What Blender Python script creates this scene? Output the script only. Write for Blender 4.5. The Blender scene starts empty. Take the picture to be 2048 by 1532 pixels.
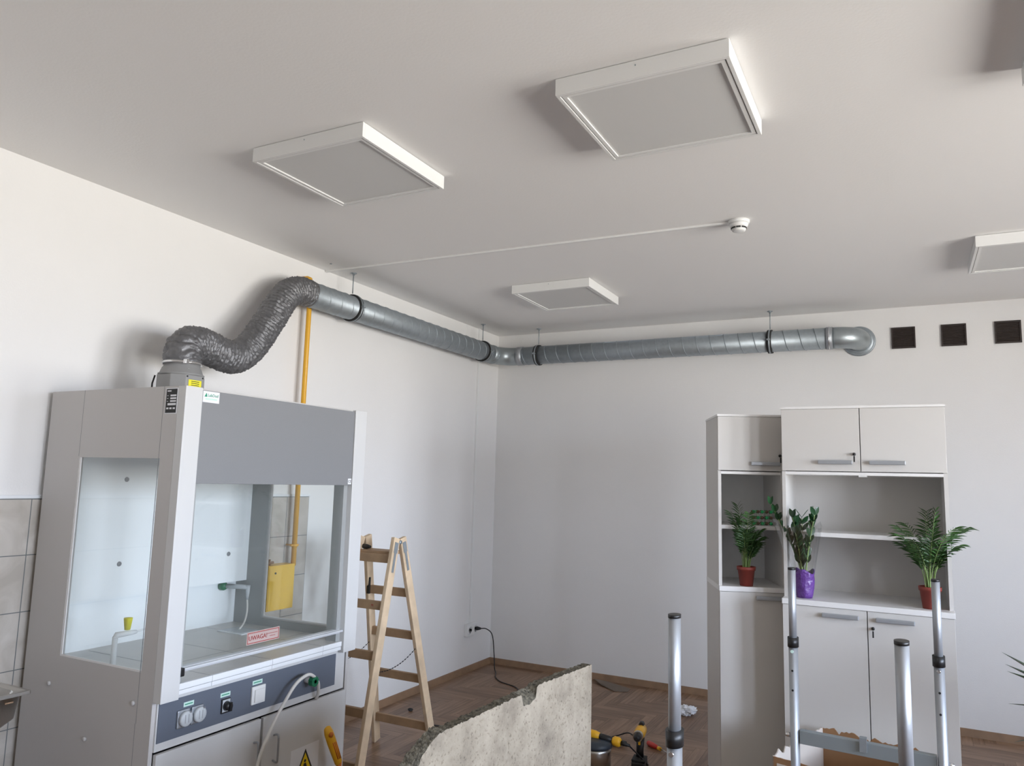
import bpy, bmesh, math, random
from mathutils import Vector, Matrix, noise
C = bpy.context.scene.collection
random.seed(7)
PI = math.pi
# ------------------------------------------------------------------ camera
H = 3.089
yaw, pitch, roll, fpx = -0.4818, 0.1288, 0.0268, 1514.8
f_ = Vector((math.sin(yaw)*math.cos(pitch), math.cos(yaw)*math.cos(pitch), math.sin(pitch)))
rt = Vector((math.cos(yaw), -math.sin(yaw), 0)); up = rt.cross(f_)
r2 = math.cos(roll)*rt + math.sin(roll)*up; u2 = -math.sin(roll)*rt + math.cos(roll)*up
cam = bpy.data.objects.new('camera', bpy.data.cameras.new('camera')); C.objects.link(cam)
cam.data.sensor_width = 36; cam.data.lens = fpx/2048*36; cam.data.clip_start = .05
M3 = Matrix((r2, u2, -f_)).transposed()
cam.matrix_world = Matrix.Translation((3.5218, -6.4344, 1.6816)) @ M3.to_4x4()
bpy.context.scene.camera = cam
# ------------------------------------------------------------------ world, light, exposure
W = bpy.data.worlds.new('daylight'); bpy.context.scene.world = W; W.use_nodes = True
nt = W.node_tree; nt.nodes.clear()
tc = nt.nodes.new('ShaderNodeTexCoord'); sp = nt.nodes.new('ShaderNodeSeparateXYZ')
rp = nt.nodes.new('ShaderNodeValToRGB'); mp = nt.nodes.new('ShaderNodeMapRange')
bg = nt.nodes.new('ShaderNodeBackground'); wo = nt.nodes.new('ShaderNodeOutputWorld')
mp.inputs['From Min'].default_value = -1; mp.inputs['From Max'].default_value = 1
nt.links.new(tc.outputs['Generated'], sp.inputs[0]); nt.links.new(sp.outputs['Z'], mp.inputs['Value'])
nt.links.new(mp.outputs[0], rp.inputs[0]); nt.links.new(rp.outputs[0], bg.inputs[0]); nt.links.new(bg.outputs[0], wo.inputs[0])
e = rp.color_ramp.elements
e[0].position = 0.0; e[0].color = (.35, .33, .31, 1)
e[1].position = 1.0; e[1].color = (.15, .21, .36, 1)
for p_, c_ in ((.22, (.55, .52, .48, 1)), (.35, (2.05, 1.95, 1.83, 1)), (.46, (2.15, 2.05, 1.93, 1)), (.505, (2.05, 2.2, 2.55, 1)), (.585, (2.05, 2.3, 2.8, 1)), (.64, (1.25, 1.48, 1.95, 1)), (.71, (.45, .57, .82, 1))):
    k = e.new(p_); k.color = c_
bg.inputs[1].default_value = 7.0
RW, FW = 7.0, -7.75            # right wall x, front wall y
WINS = [(-3.65, -2.5), (-5.25, -4.05), (-6.95, -6.05)]
WZ0, WZ1 = .92, 2.62
for (a, b) in WINS:
    L = bpy.data.lights.new('window_portal', 'AREA'); L.shape = 'RECTANGLE'; L.size = WZ1-WZ0; L.size_y = b-a
    L.cycles.is_portal = True
    o = bpy.data.objects.new('window_portal', L); C.objects.link(o)
    o.location = (RW+.14, (a+b)/2, (WZ0+WZ1)/2); o.rotation_euler = (0, PI/2, 0)
vs = bpy.context.scene.view_settings
vs.view_transform = 'Standard'; vs.look = 'None'; vs.gamma = 1; vs.use_curve_mapping = False; vs.exposure = 1.24

# ------------------------------------------------------------------ materials
MATS = {}
def mat(name, col, rough=.5, metal=0, bump=0, bscale=50, var=0, vscale=3, spec=.5, trans=0, sheen=0):
    if name in MATS: return MATS[name]
    m = bpy.data.materials.new(name); m.use_nodes = True; n = m.node_tree.nodes; l = m.node_tree.links
    b = n['Principled BSDF']; b.inputs['Base Color'].default_value = (*col, 1); b.inputs['Roughness'].default_value = rough
    b.inputs['Metallic'].default_value = metal; b.inputs['Specular IOR Level'].default_value = spec
    t = n.new('ShaderNodeTexCoord')
    if var:
        z = n.new('ShaderNodeTexNoise'); z.inputs['Scale'].default_value = vscale; z.inputs['Detail'].default_value = 5
        l.new(t.outputs['Object'], z.inputs['Vector'])
        r = n.new('ShaderNodeValToRGB'); r.color_ramp.elements[0].position = .3; r.color_ramp.elements[1].position = .7
        r.color_ramp.elements[0].color = (*[c*(1-var) for c in col], 1); r.color_ramp.elements[1].color = (*[min(1, c*(1+var)) for c in col], 1)
        l.new(z.outputs['Fac'], r.inputs[0]); l.new(r.outputs[0], b.inputs['Base Color'])
    if bump:
        z = n.new('ShaderNodeTexNoise'); z.inputs['Scale'].default_value = bscale; z.inputs['Detail'].default_value = 4
        l.new(t.outputs['Object'], z.inputs['Vector'])
        q = n.new('ShaderNodeBump'); q.inputs['Strength'].default_value = bump; q.inputs['Distance'].default_value = .01
        l.new(z.outputs['Fac'], q.inputs['Height']); l.new(q.outputs[0], b.inputs['Normal'])
    MATS[name] = m; return m
def glassmat(name, tint=(.98, .992, .988), refl=1.0, ior=1.5):
    m = bpy.data.materials.new(name); m.use_nodes = True; n = m.node_tree.nodes; l = m.node_tree.links; n.clear()
    o = n.new('ShaderNodeOutputMaterial'); mx = n.new('ShaderNodeMixShader'); t = n.new('ShaderNodeBsdfTransparent')
    g = n.new('ShaderNodeBsdfGlossy'); lw = n.new('ShaderNodeLayerWeight'); pw = n.new('ShaderNodeMath'); pw.operation = 'POWER'; pw.inputs[1].default_value = 5
    f = n.new('ShaderNodeMath'); f.operation = 'MULTIPLY_ADD'; f0 = ((ior-1)/(ior+1))**2; f.inputs[1].default_value = 1-f0; f.inputs[2].default_value = f0
    l.new(lw.outputs['Facing'], pw.inputs[0]); l.new(pw.outputs[0], f.inputs[0])
    t.inputs[0].default_value = (*tint, 1); g.inputs['Roughness'].default_value = .02; g.inputs[0].default_value = (refl, refl, refl, 1)
    l.new(f.outputs[0], mx.inputs[0]); l.new(t.outputs[0], mx.inputs[1]); l.new(g.outputs[0], mx.inputs[2]); l.new(mx.outputs[0], o.inputs[0])
    return m
M_wall = mat('white_wall_paint', (.81, .80, .79), .75, bump=.08, bscale=120, var=.012, vscale=2)
M_ceil = mat('ceiling_paint', (.86, .85, .84), .8, bump=.05, bscale=90)
M_hood = mat('light_grey_enamel', (.66, .66, .655), .38, spec=.5)
M_hoods = mat('light_grey_laminate_side', (.56, .54, .525), .45)
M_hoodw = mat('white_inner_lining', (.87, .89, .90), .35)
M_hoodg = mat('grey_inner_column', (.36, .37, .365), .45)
M_dark = mat('mid_grey_panel', (.245, .25, .26), .38, var=.02, vscale=200)
M_ctrl = mat('slate_blue_panel', (.13, .15, .19), .4)
M_glass = glassmat('clear_glass'); M_wglass = glassmat('window_glass', (.97, .98, .98))
M_black = mat('black_plastic', (.012, .012, .013), .4)
M_blackm = mat('matt_black_rubber', (.018, .018, .018), .7)
M_alu = mat('brushed_aluminium', (.42, .44, .47), .5, metal=.7)
M_chrome = mat('chrome', (.75, .75, .76), .2, metal=1)
M_white = mat('white_plastic', (.80, .80, .79), .4)
M_whitet = mat('white_glazed_edge', (.82, .84, .86), .25)
M_tilew = mat('worktop_ceramic', (.62, .60, .57), .3, var=.05, vscale=6)
M_green = mat('dark_green_plastic', (.012, .16, .07), .35)
M_yel = mat('gas_pipe_yellow', (.80, .42, .03), .4)
M_yelbox = mat('gas_box_yellow', (.83, .52, .05), .45)
M_ylab = mat('yellow_label', (.85, .78, .03), .5)
M_lmp = mat('white_lamp_frame', (.79, .79, .78), .45)
M_diff = mat('lamp_diffuser', (.66, .66, .65), .55)
M_zinc = mat('galvanised_steel', (.36, .40, .43), .48, metal=.65, var=.07, vscale=35)
M_zinc2 = mat('galvanised_pressed_elbow', (.38, .42, .44), .4, metal=.75, var=.06, vscale=20)
M_foil = mat('wrinkled_grey_foil', (.165, .165, .172), .46, metal=.5, bump=.7, bscale=32, var=.15, vscale=30)
M_motor = mat('fan_housing_grey', (.28, .28, .28), .45)
M_wood = mat('ladder_pine', (.68, .52, .35), .55, var=.12, vscale=14)
M_woodd = mat('ladder_rung_wood', (.40, .26, .15), .6, var=.12, vscale=14)
M_cab = mat('cabinet_white_laminate', (.635, .615, .59), .4)
M_cabe = mat('cabinet_white_edge', (.82, .81, .80), .35)
M_nichelit = mat('lit_niche_white', (.93, .94, .95), .4)
M_vent = mat('dark_brown_grille', (.035, .025, .022), .5)
M_skirt = mat('oak_skirting', (.25, .15, .085), .5, var=.15, vscale=12)
M_steel = mat('stainless_steel', (.55, .53, .50), .3, metal=1, bump=.05, bscale=200)
M_terra = mat('terracotta_plastic', (.25, .045, .032), .5)
M_purple = mat('purple_wrap', (.12, .045, .24), .3, bump=1, bscale=30)
M_leaf = mat('palm_leaf_green', (.034, .095, .02), .45, var=.4, vscale=8)
M_leafd = mat('dark_glossy_leaf', (.015, .06, .02), .3, var=.3, vscale=8)
M_stem = mat('pale_green_stem', (.25, .36, .12), .5)
M_soil = mat('dark_soil', (.03, .02, .012), .95, bump=1, bscale=90)
M_card = mat('brown_cardboard', (.36, .20, .10), .8, var=.08, vscale=9)
M_cardw = mat('white_print_and_lit_cardboard', (.70, .64, .58), .7)
M_red = mat('red_plastic', (.55, .04, .03), .35)
M_tool = mat('tool_yellow', (.85, .45, .02), .4)
M_orange = mat('orange_rubber', (.65, .18, .02), .6)
M_rub = mat('white_rubber', (.68, .66, .62), .5)
M_paper = mat('white_paper', (.82, .83, .86), .7)
M_ink = mat('black_ink', (.02, .02, .02), .6)
M_inkr = mat('red_ink', (.33, .03, .025), .6)
M_inkg = mat('green_ink', (.02, .30, .17), .5)
M_mint = mat('pale_mint_label', (.60, .80, .72), .5)
M_sockg = mat('grey_socket_lid', (.55, .58, .60), .4)
M_scrap = mat('grey_brown_scrap', (.17, .13, .10), .8, var=.2)
M_navy = mat('dark_navy_plastic', (.03, .04, .055), .4)

def tile_material():
    m = bpy.data.materials.new('beige_marbled_wall_tile'); m.use_nodes = True; n = m.node_tree.nodes; l = m.node_tree.links
    b = n['Principled BSDF']; b.inputs['Roughness'].default_value = .25
    t = n.new('ShaderNodeTexCoord'); s = n.new('ShaderNodeSeparateXYZ'); l.new(t.outputs['Object'], s.inputs[0])
    cb = n.new('ShaderNodeCombineXYZ'); l.new(s.outputs['Y'], cb.inputs[0]); l.new(s.outputs['Z'], cb.inputs[1])
    br = n.new('ShaderNodeTexBrick'); br.offset = 0; br.inputs['Scale'].default_value = 1
    br.inputs['Brick Width'].default_value = .2; br.inputs['Row Height'].default_value = .248
    br.inputs['Mortar Size'].default_value = .0022; br.inputs['Mortar Smooth'].default_value = .1; br.inputs['Bias'].default_value = -1
    mv = n.new('ShaderNodeMapping'); mv.inputs['Location'].default_value = (4.36+.4, .248*4-.80, 0); l.new(cb.outputs[0], mv.inputs[0]); l.new(mv.outputs[0], br.inputs[0])
    nz = n.new('ShaderNodeTexNoise'); nz.inputs['Scale'].default_value = 5; nz.inputs['Detail'].default_value = 8; nz.inputs['Distortion'].default_value = 1.5
    l.new(t.outputs['Object'], nz.inputs[0])
    r = n.new('ShaderNodeValToRGB'); r.color_ramp.elements[0].position = .35; r.color_ramp.elements[1].position = .7
    r.color_ramp.elements[0].color = (.46, .42, .37, 1); r.color_ramp.elements[1].color = (.60, .56, .51, 1)
    l.new(nz.outputs['Fac'], r.inputs[0]); mx = n.new('ShaderNodeMixRGB'); mx.inputs[2].default_value = (.17, .18, .18, 1)
    l.new(br.outputs['Fac'], mx.inputs[0]); l.new(r.outputs[0], mx.inputs[1]); l.new(mx.outputs[0], b.inputs['Base Color'])
    return m
M_tile = tile_material()
def parquet_material():
    m = bpy.data.materials.new('oak_parquet'); m.use_nodes = True; n = m.node_tree.nodes; l = m.node_tree.links
    b = n['Principled BSDF']; b.inputs['Roughness'].default_value = .38
    at = n.new('ShaderNodeAttribute'); at.attribute_name = 'tone'; uv = n.new('ShaderNodeUVMap'); uv.uv_map = 'grain'
    mp_ = n.new('ShaderNodeMapping'); mp_.inputs['Scale'].default_value = (4, 60, 1); l.new(uv.outputs[0], mp_.inputs[0])
    nz = n.new('ShaderNodeTexNoise'); nz.inputs['Scale'].default_value = 1; nz.inputs['Detail'].default_value = 6; l.new(mp_.outputs[0], nz.inputs[0])
    r = n.new('ShaderNodeValToRGB'); r.color_ramp.elements[0].position = .3; r.color_ramp.elements[1].position = .75
    r.color_ramp.elements[0].color = (.15, .08, .042, 1); r.color_ramp.elements[1].color = (.33, .20, .12, 1)
    ad = n.new('ShaderNodeMath'); ad.operation = 'ADD'; l.new(nz.outputs['Fac'], ad.inputs[0]); l.new(at.outputs['Fac'], ad.inputs[1])
    l.new(ad.outputs[0], r.inputs[0]); l.new(r.outputs[0], b.inputs['Base Color'])
    return m
def concrete_material():
    m = bpy.data.materials.new('stained_concrete'); m.use_nodes = True; n = m.node_tree.nodes; l = m.node_tree.links
    b = n['Principled BSDF']; b.inputs['Roughness'].default_value = .8
    t = n.new('ShaderNodeTexCoord'); a = n.new('ShaderNodeTexNoise'); a.inputs['Scale'].default_value = 5; a.inputs['Detail'].default_value = 12; a.inputs['Roughness'].default_value = .7
    l.new(t.outputs['Object'], a.inputs[0]); r = n.new('ShaderNodeValToRGB'); l.new(a.outputs['Fac'], r.inputs[0])
    r.color_ramp.elements[0].position = .3; r.color_ramp.elements[0].color = (.21, .175, .135, 1)
    r.color_ramp.elements[1].position = .66; r.color_ramp.elements[1].color = (.46, .395, .31, 1)
    k = r.color_ramp.elements.new(.5); k.color = (.37, .315, .24, 1)
    v = n.new('ShaderNodeTexNoise'); v.inputs['Scale'].default_value = 90; v.inputs['Detail'].default_value = 3; l.new(t.outputs['Object'], v.inputs[0])
    r2_ = n.new('ShaderNodeValToRGB'); r2_.color_ramp.elements[0].position = .30; r2_.color_ramp.elements[1].position = .42; r2_.color_ramp.elements[0].color = (.45, .43, .40, 1)
    l.new(v.outputs['Fac'], r2_.inputs[0]); mx = n.new('ShaderNodeMixRGB'); mx.blend_type = 'MULTIPLY'; mx.inputs[0].default_value = .8
    l.new(r.outputs[0], mx.inputs[1]); l.new(r2_.outputs[0], mx.inputs[2]); l.new(mx.outputs[0], b.inputs['Base Color'])
    q = n.new('ShaderNodeBump'); q.inputs['Strength'].default_value = .4; q.inputs['Distance'].default_value = .004; l.new(v.outputs['Fac'], q.inputs['Height']); l.new(q.outputs[0], b.inputs['Normal'])
    return m
M_conc = concrete_material()
M_broken = mat('broken_aggregate_edge', (.13, .115, .085), .95, bump=1, bscale=120, var=.7, vscale=70)

# ------------------------------------------------------------------ mesh helpers
class MB:
    def __init__(s): s.bm = bmesh.new(); s.mi = 0
    def box(s, x0, x1, y0, y1, z0, z1, bev=0, R=None):
        ps = [Vector((x, y, z)) for x in (x0, x1) for y in (y0, y1) for z in (z0, z1)]
        if R: ps = [R @ p for p in ps]
        v = [s.bm.verts.new(p) for p in ps]
        fs = [s.bm.faces.new([v[i] for i in q]) for q in ((0, 1, 3, 2), (4, 6, 7, 5), (0, 4, 5, 1), (2, 3, 7, 6), (0, 2, 6, 4), (1, 5, 7, 3))]
        for f in fs: f.material_index = s.mi
        if bev:
            es = list({e for f in fs for e in f.edges})
            r = bmesh.ops.bevel(s.bm, geom=es, offset=bev, segments=2, affect='EDGES', profile=.6)
        return s
    def quad(s, pts):
        f = s.bm.faces.new([s.bm.verts.new(Vector(p)) for p in pts]); f.material_index = s.mi; return s
    def tube(s, pts, r, n=12, caps=True, ell=None, upv=None):
        pts = [Vector(p) for p in pts]; N = len(pts); rs = r if isinstance(r, (list, tuple)) else [r]*N
        T = []
        for i in range(N):
            t = pts[min(i+1, N-1)]-pts[max(i-1, 0)]; T.append(t.normalized())
        u = Vector(upv) if upv else (Vector((0, 0, 1)) if abs(T[0].z) < .9 else Vector((1, 0, 0)))
        rings = []
        for i in range(N):
            u = (u - T[i]*u.dot(T[i]));  u = u.normalized() if u.length > 1e-6 else T[i].orthogonal().normalized()
            w = T[i].cross(u)
            ex, ey = ell if ell else (1, 1)
            rings.append([s.bm.verts.new(pts[i] + rs[i]*(math.cos(a)*u*ex + math.sin(a)*w*ey)) for a in [2*PI*k/n for k in range(n)]])
        for a, b in zip(rings, rings[1:]):
            for k in range(n):
                f = s.bm.faces.new((a[k], a[(k+1) % n], b[(k+1) % n], b[k])); f.smooth = True; f.material_index = s.mi
        if caps:
            f = s.bm.faces.new(rings[0][::-1]); f.material_index = s.mi
            f = s.bm.faces.new(rings[-1]); f.material_index = s.mi
        return s
    def lathe(s, prof, c=(0, 0, 0), n=24, R=None):
        c = Vector(c); rings = []
        for (r, z) in prof:
            ring = []
            for k in range(n):
                a = 2*PI*k/n; p = Vector((max(r, 1e-4)*math.cos(a), max(r, 1e-4)*math.sin(a), z))
                if R: p = R @ p
                ring.append(s.bm.verts.new(p+c))
            rings.append(ring)
        for a, b in zip(rings, rings[1:]):
            for k in range(n):
                f = s.bm.faces.new((a[k], a[(k+1) % n], b[(k+1) % n], b[k])); f.smooth = True; f.material_index = s.mi
        for ring in (rings[0], rings[-1]):
            try: s.bm.faces.new(ring).material_index = s.mi
            except ValueError: pass
        return s
    def prism(s, poly, ax, a0, a1):
        """poly = 2D points in the plane across axis ax, extruded from a0 to a1"""
        def P(p, a):
            q = list(p); q.insert(ax, a); return Vector(q)
        A = [s.bm.verts.new(P(p, a0)) for p in poly]; B = [s.bm.verts.new(P(p, a1)) for p in poly]; n = len(poly)
        for f in (s.bm.faces.new(A), s.bm.faces.new(B[::-1])): f.material_index = s.mi
        for k in range(n): s.bm.faces.new((A[k], B[k], B[(k+1) % n], A[(k+1) % n])).material_index = s.mi
        return s
    def build(s, name, m, parent=None, local=False, bevel=0):
        bmesh.ops.recalc_face_normals(s.bm, faces=s.bm.faces)
        me = bpy.data.meshes.new(name)
        if parent and not local:
            off = Vector((0, 0, 0)); q = parent
            while q: off += q.location; q = q.parent
            bmesh.ops.translate(s.bm, verts=s.bm.verts, vec=-off)
        s.bm.to_mesh(me); s.bm.free()
        for k in (m if isinstance(m, (list, tuple)) else [m]): me.materials.append(k)
        o = bpy.data.objects.new(name, me); C.objects.link(o); o.parent = parent
        if bevel:
            b = o.modifiers.new('edge', 'BEVEL'); b.width = bevel; b.segments = 2; b.limit_method = 'ANGLE'
        return o
def bx(*a, **k): return MB().box(*a, **k)
def thing(name, label, cat, loc=(0, 0, 0), rz=0, group=None):
    o = bpy.data.objects.new(name, None); C.objects.link(o); o.location = loc; o.rotation_euler = (0, 0, rz)
    o.empty_display_size = .05
    o['label'] = label; o['category'] = cat
    if group: o['group'] = group
    return o
def tag(o, label, cat, group=None, kind=None):
    o['label'] = label; o['category'] = cat
    if group: o['group'] = group
    if kind: o['kind'] = kind
    return o
def struct(o, label=None):
    o['kind'] = 'structure'
    if label: o['label'] = label
    return o
def copy_tree(o, parent=None):
    c = o.copy(); C.objects.link(c)
    if parent: c.parent = parent
    for ch in list(o.children): copy_tree(ch, c)
    return c
def text(name, s, size, origin, xdir, ydir, m, parent, thick=.0004):
    cu = bpy.data.curves.new(name, 'FONT'); cu.body = s; cu.size = size; cu.extrude = thick; cu.resolution_u = 3
    t = bpy.data.objects.new(name, cu); C.objects.link(t)
    dg = bpy.context.evaluated_depsgraph_get(); dg.update()
    me = bpy.data.meshes.new_from_object(t.evaluated_get(dg)); bpy.data.objects.remove(t)
    x = Vector(xdir).normalized(); y = Vector(ydir).normalized(); z = x.cross(y)
    off = Vector((0, 0, 0)); q = parent
    while q: off += q.location; q = q.parent
    me.transform(Matrix.Translation(Vector(origin)-off) @ Matrix((x, y, z)).transposed().to_4x4())
    me.materials.clear(); me.materials.append(m)
    o = bpy.data.objects.new(name, me); C.objects.link(o); o.parent = parent; return o
def bez(P, n):
    """Catmull-Rom through points"""
    P = [Vector(p) for p in P]; Q = [2*P[0]-P[1]] + P + [2*P[-1]-P[-2]]; out = []
    for i in range(1, len(Q)-2):
        for k in range(n):
            t = k/n; a, b, c, d = Q[i-1:i+3]
            out.append(.5*((2*b)+(c-a)*t+(2*a-5*b+4*c-d)*t*t+(3*b-a-3*c+d)*t**3))
    out.append(P[-1]); return out

# ------------------------------------------------------------------ room
def floor():
    me = bmesh.new(); w, Lp = .07, .49; n = 7
    uvl = me.loops.layers.uv.new('grain'); tone = me.loops.layers.float_color.new('tone')
    x0, x1, y0, y1 = -.0, RW, FW, 0
    def plank(a, b, c, d, horiz):
        a, b, c, d = max(a, x0), min(b, x1), max(c, y0), min(d, y1)
        if b-a < .002 or d-c < .002: return
        g = .0006; a += g; b -= g; c += g; d -= g
        f = me.faces.new([me.verts.new(p) for p in ((a, c, 0), (b, c, 0), (b, d, 0), (a, d, 0))])
        t = random.uniform(-.16, .16); o_ = random.uniform(0, 50)
        for lp in f.loops:
            p = lp.vert.co; lp[tone] = (t, t, t, 1)
            lp[uvl].uv = (p.x+o_, p.y+o_) if horiz else (p.y+o_, p.x+o_)
    for k in range(-140, 260):
        for m_ in range(-20, 20):
            ox, oy = k*w+m_*Lp, k*w-m_*Lp-8
            if -1 < ox < RW+.5 and FW-.6 < oy < .5:
                plank(ox, ox+Lp, oy, oy+w, True); plank(ox, ox+w, oy+w, oy+w+Lp, False)
    # dark bed below the plank gaps and slab thickness
    b = MB(); b.bm.free(); b.bm = me
    b.mi = 1; b.box(-.2, RW+.2, FW-.2, .2, -.12, -.0008)
    me2 = bpy.data.meshes.new('floor'); me.normal_update(); me.to_mesh(me2)
    o = bpy.data.objects.new('floor', me2); C.objects.link(o)
    me2.materials.append(parquet_material()); me2.materials.append(mat('parquet_gap', (.04, .025, .015), .8))
    struct(o, 'oak herringbone parquet floor')
floor()
struct(bx(-.2, RW+.3, FW-.2, .2, H, H+.15).build('ceiling', M_ceil), 'plain white painted ceiling')
struct(bx(-.2, 0, FW-.2, .2, 0, H).build('wall_left', M_wall), 'white wall on the left carrying the yellow gas pipe')
struct(bx(0, RW, 0, .2, 0, H).build('wall_back', M_wall), 'white far wall with three dark vents')
struct(bx(0, RW, FW-.2, FW, 0, H).build('wall_front', mat('bounce_dimmed_wall', (.42, .39, .35), .75)), 'unseen wall behind the viewpoint, darkened to cut bounce light')  # unseen wall, its colour darkened to hold back light bounced into the room
b = MB(); ys = [FW-.2] + [v for ab in sorted(WINS) for v in ab] + [.2]
b.box(RW, RW+.3, FW-.2, .2, 0, WZ0); b.box(RW, RW+.3, FW-.2, .2, WZ1, H)
for i in range(0, len(ys), 2): b.box(RW, RW+.3, ys[i], ys[i+1], WZ0, WZ1)
struct(b.build('wall_right', M_wall), 'window wall on the right')
for i, (a, c) in enumerate(WINS):
    r = bpy.data.objects.new('window_%d' % (i+1), None); C.objects.link(r); r.location = (RW+.2, (a+c)/2, WZ0); struct(r, 'white framed daylight window')
    f = MB(); X0, X1 = RW+.16, RW+.23
    f.box(X0, X1, a, c, WZ0, WZ0+.06); f.box(X0, X1, a, c, WZ1-.06, WZ1)
    for yy in (a, (a+c)/2-.04, c-.06): f.box(X0, X1, yy, yy+.06+.02*(yy not in (a, c-.06)), WZ0+.06, WZ1-.06)
    f.build('window_frame', M_white, r)
    bx(RW+.19, RW+.2, a+.06, c-.06, WZ0+.06, WZ1-.06).build('glass_pane', M_wglass, r)
    bx(RW-.12, RW+.16, a-.03, c+.03, WZ0-.03, WZ0, bev=.006).build('window_sill', M_white, r)
struct(MB().prism([(0, 0), (.022, 0), (.018, .012), (.006, .045), (0, .05)], 1, FW, 0).build('baseboard_left', M_skirt), 'low oak skirting of the left wall')
struct(MB().prism([(0, 0), (-.022, 0), (-.018, .012), (-.006, .045), (0, .05)], 0, 0, RW).build('baseboard_back', M_skirt), 'low oak skirting of the far wall')
# tiled dado on left wall (stops right of the fume hood)
b = MB(); b.box(.0005, .008, FW, -2.56, .05, 1.545); o = b.build('trim_1', M_tile); struct(o, 'beige marbled wall tiles on the left wall')
struct(bx(.0005, .011, FW, -2.55, 1.546, 1.562, bev=.003).build('trim_2', M_whitet), 'white edging strip above the wall tiles')

# ------------------------------------------------------------------ ceiling lights
def ceiling_light(x, y, label):
    t = thing('ceiling_light', label, 'ceiling light', (x+.3, y+.3, H), 0, 'square panel lamps on the ceiling')
    s, zz = .6, .064
    f = MB(); z0 = H-zz
    f.box(x, x+s, y, y+.014, z0, H-.002); f.box(x, x+s, y+s-.014, y+s, z0, H-.002)
    f.box(x, x+.014, y+.014, y+s-.014, z0, H-.002); f.box(x+s-.014, x+s, y+.014, y+s-.014, z0, H-.002)
    f.box(x+.014, x+s-.014, y+.014, y+s-.014, H-.012, H-.002)
    f.build('frame', M_lmp, t, bevel=.0015)
    g = MB(); i = .018
    g.box(x+i, x+i+.014, y+i, y+s-i, z0+.002, z0+.008); g.box(x+s-i-.014, x+s-i, y+i, y+s-i, z0+.002, z0+.008)
    g.box(x+i+.014, x+s-i-.014, y+i, y+i+.014, z0+.002, z0+.008); g.box(x+i+.014, x+s-i-.014, y+s-i-.014, y+s-i, z0+.002, z0+.008)
    g.build('inner_rim', M_lmp, t)
    bx(x+.0155, x+s-.0155, y+.0155, y+s-.0155, z0+.0082, z0+.012).build('diffuser', M_diff, t)
    bx(x+.29, x+.294, y-.001, y+.0, H-.022, H-.016).build('screw', M_zinc, t)
    return t
ceiling_light(2.4707, -4.1565, 'large square white panel lamp, the biggest one in view at upper middle right')
ceiling_light(1.0459, -4.1858, 'square white panel lamp above the grey flexible duct and fume hood')
ceiling_light(1.0229, -1.6996, 'square white panel lamp nearest the room corner above the horizontal duct')
ceiling_light(3.897, -1.7, 'square white panel lamp above the dark wall vents, cut by the right picture edge')
ceiling_light(3.905, -4.17, 'square white panel lamp of which only a corner shows at top right')

# smoke detector
t = thing('smoke_detector', 'round white smoke detector on the ceiling at the end of the cable trunking', 'smoke detector', (2.77, -2.44, H))
MB().lathe([(0, 0), (.056, 0), (.056, -.012), (.052, -.018), (0, -.018)], (2.77, -2.44, H), 32).build('base', M_white, t)
MB().lathe([(0, -.018), (.050, -.018), (.047, -.03), (.040, -.040), (.036, -.040), (.036, -.046), (.038, -.046), (.034, -.056), (.024, -.060), (0, -.060)], (2.77, -2.44, H), 32).build('head', M_white, t)
b = MB()
for k in range(8):
    a = k*PI/4+.15; R = Matrix.Rotation(a, 4, 'Z'); R = Matrix.Translation((2.77, -2.44, H)) @ R
    b.box(.0335, .0405, -.011, .011, -.0465, -.0395, R=R)
b.build('vent_slots', M_black, t)
b = MB(); ang = math.atan2(.08, 2.70); R = Matrix.Translation((.017, -2.524, 0)) @ Matrix.Rotation(ang, 4, 'Z')
b.box(-.012, 2.70, -.009, .009, H-.012, H, bev=.002, R=R)
tag(b.build('cable_trunking', M_white), 'thin white cable trunking across the ceiling to the smoke detector', 'cable trunking')
tag(bx(0, .016, -.412, -.392, .43, H-.0).build('cable_trunking', M_white), 'white vertical cable trunking on the left wall above the socket', 'cable trunking')
tag(bx(0, .005, -.636, -.630, 2.77, H).build('cable', M_white), 'short thin white cable on the wall above the duct near the corner', 'cable')
tag(MB().lathe([(0, 0), (.008, 0), (.008, -.004), (0, -.006)], (.156, -2.65, H), 12).build('ceiling_hook', M_zinc), 'tiny metal fixing in the ceiling beside the trunking end', 'fixing')

# ------------------------------------------------------------------ round ducts
DX, DY, DZ, DR = .145, -.21, 2.84, .083
def helix(b, p0, d, L, pitch=.115, r=DR, tr=.0022, ph=0):
    tr = .0032; d = Vector(d); p0 = Vector(p0); u = Vector((0, 0, 1)); w = d.cross(u); n = int(L/pitch*40); pts = []
    for i in range(n+1):
        s = L*i/n; a = 2*PI*s/pitch+ph; pts.append(p0+d*s+r*(math.cos(a)*u+math.sin(a)*w))
    b.tube(pts, tr, 6)
def straight_duct(label, p0, d, L, ph=0):
    b = MB(); p0 = Vector(p0); d = Vector(d); b.tube([p0, p0+d*L], DR, 48); helix(b, p0+d*.004, d, L-.008, ph=ph)
    return tag(b.build('spiral_duct', M_zinc), label, 'duct', 'round galvanised spiral ducts')
straight_duct('galvanised spiral duct along the left wall above the fume hood', (DX, -2.86, DZ), (0, 1, 0), 2.402)
straight_duct('galvanised spiral duct running along the far wall', (.39, DY, DZ), (1, 0, 0), 2.66, 1.)
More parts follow.
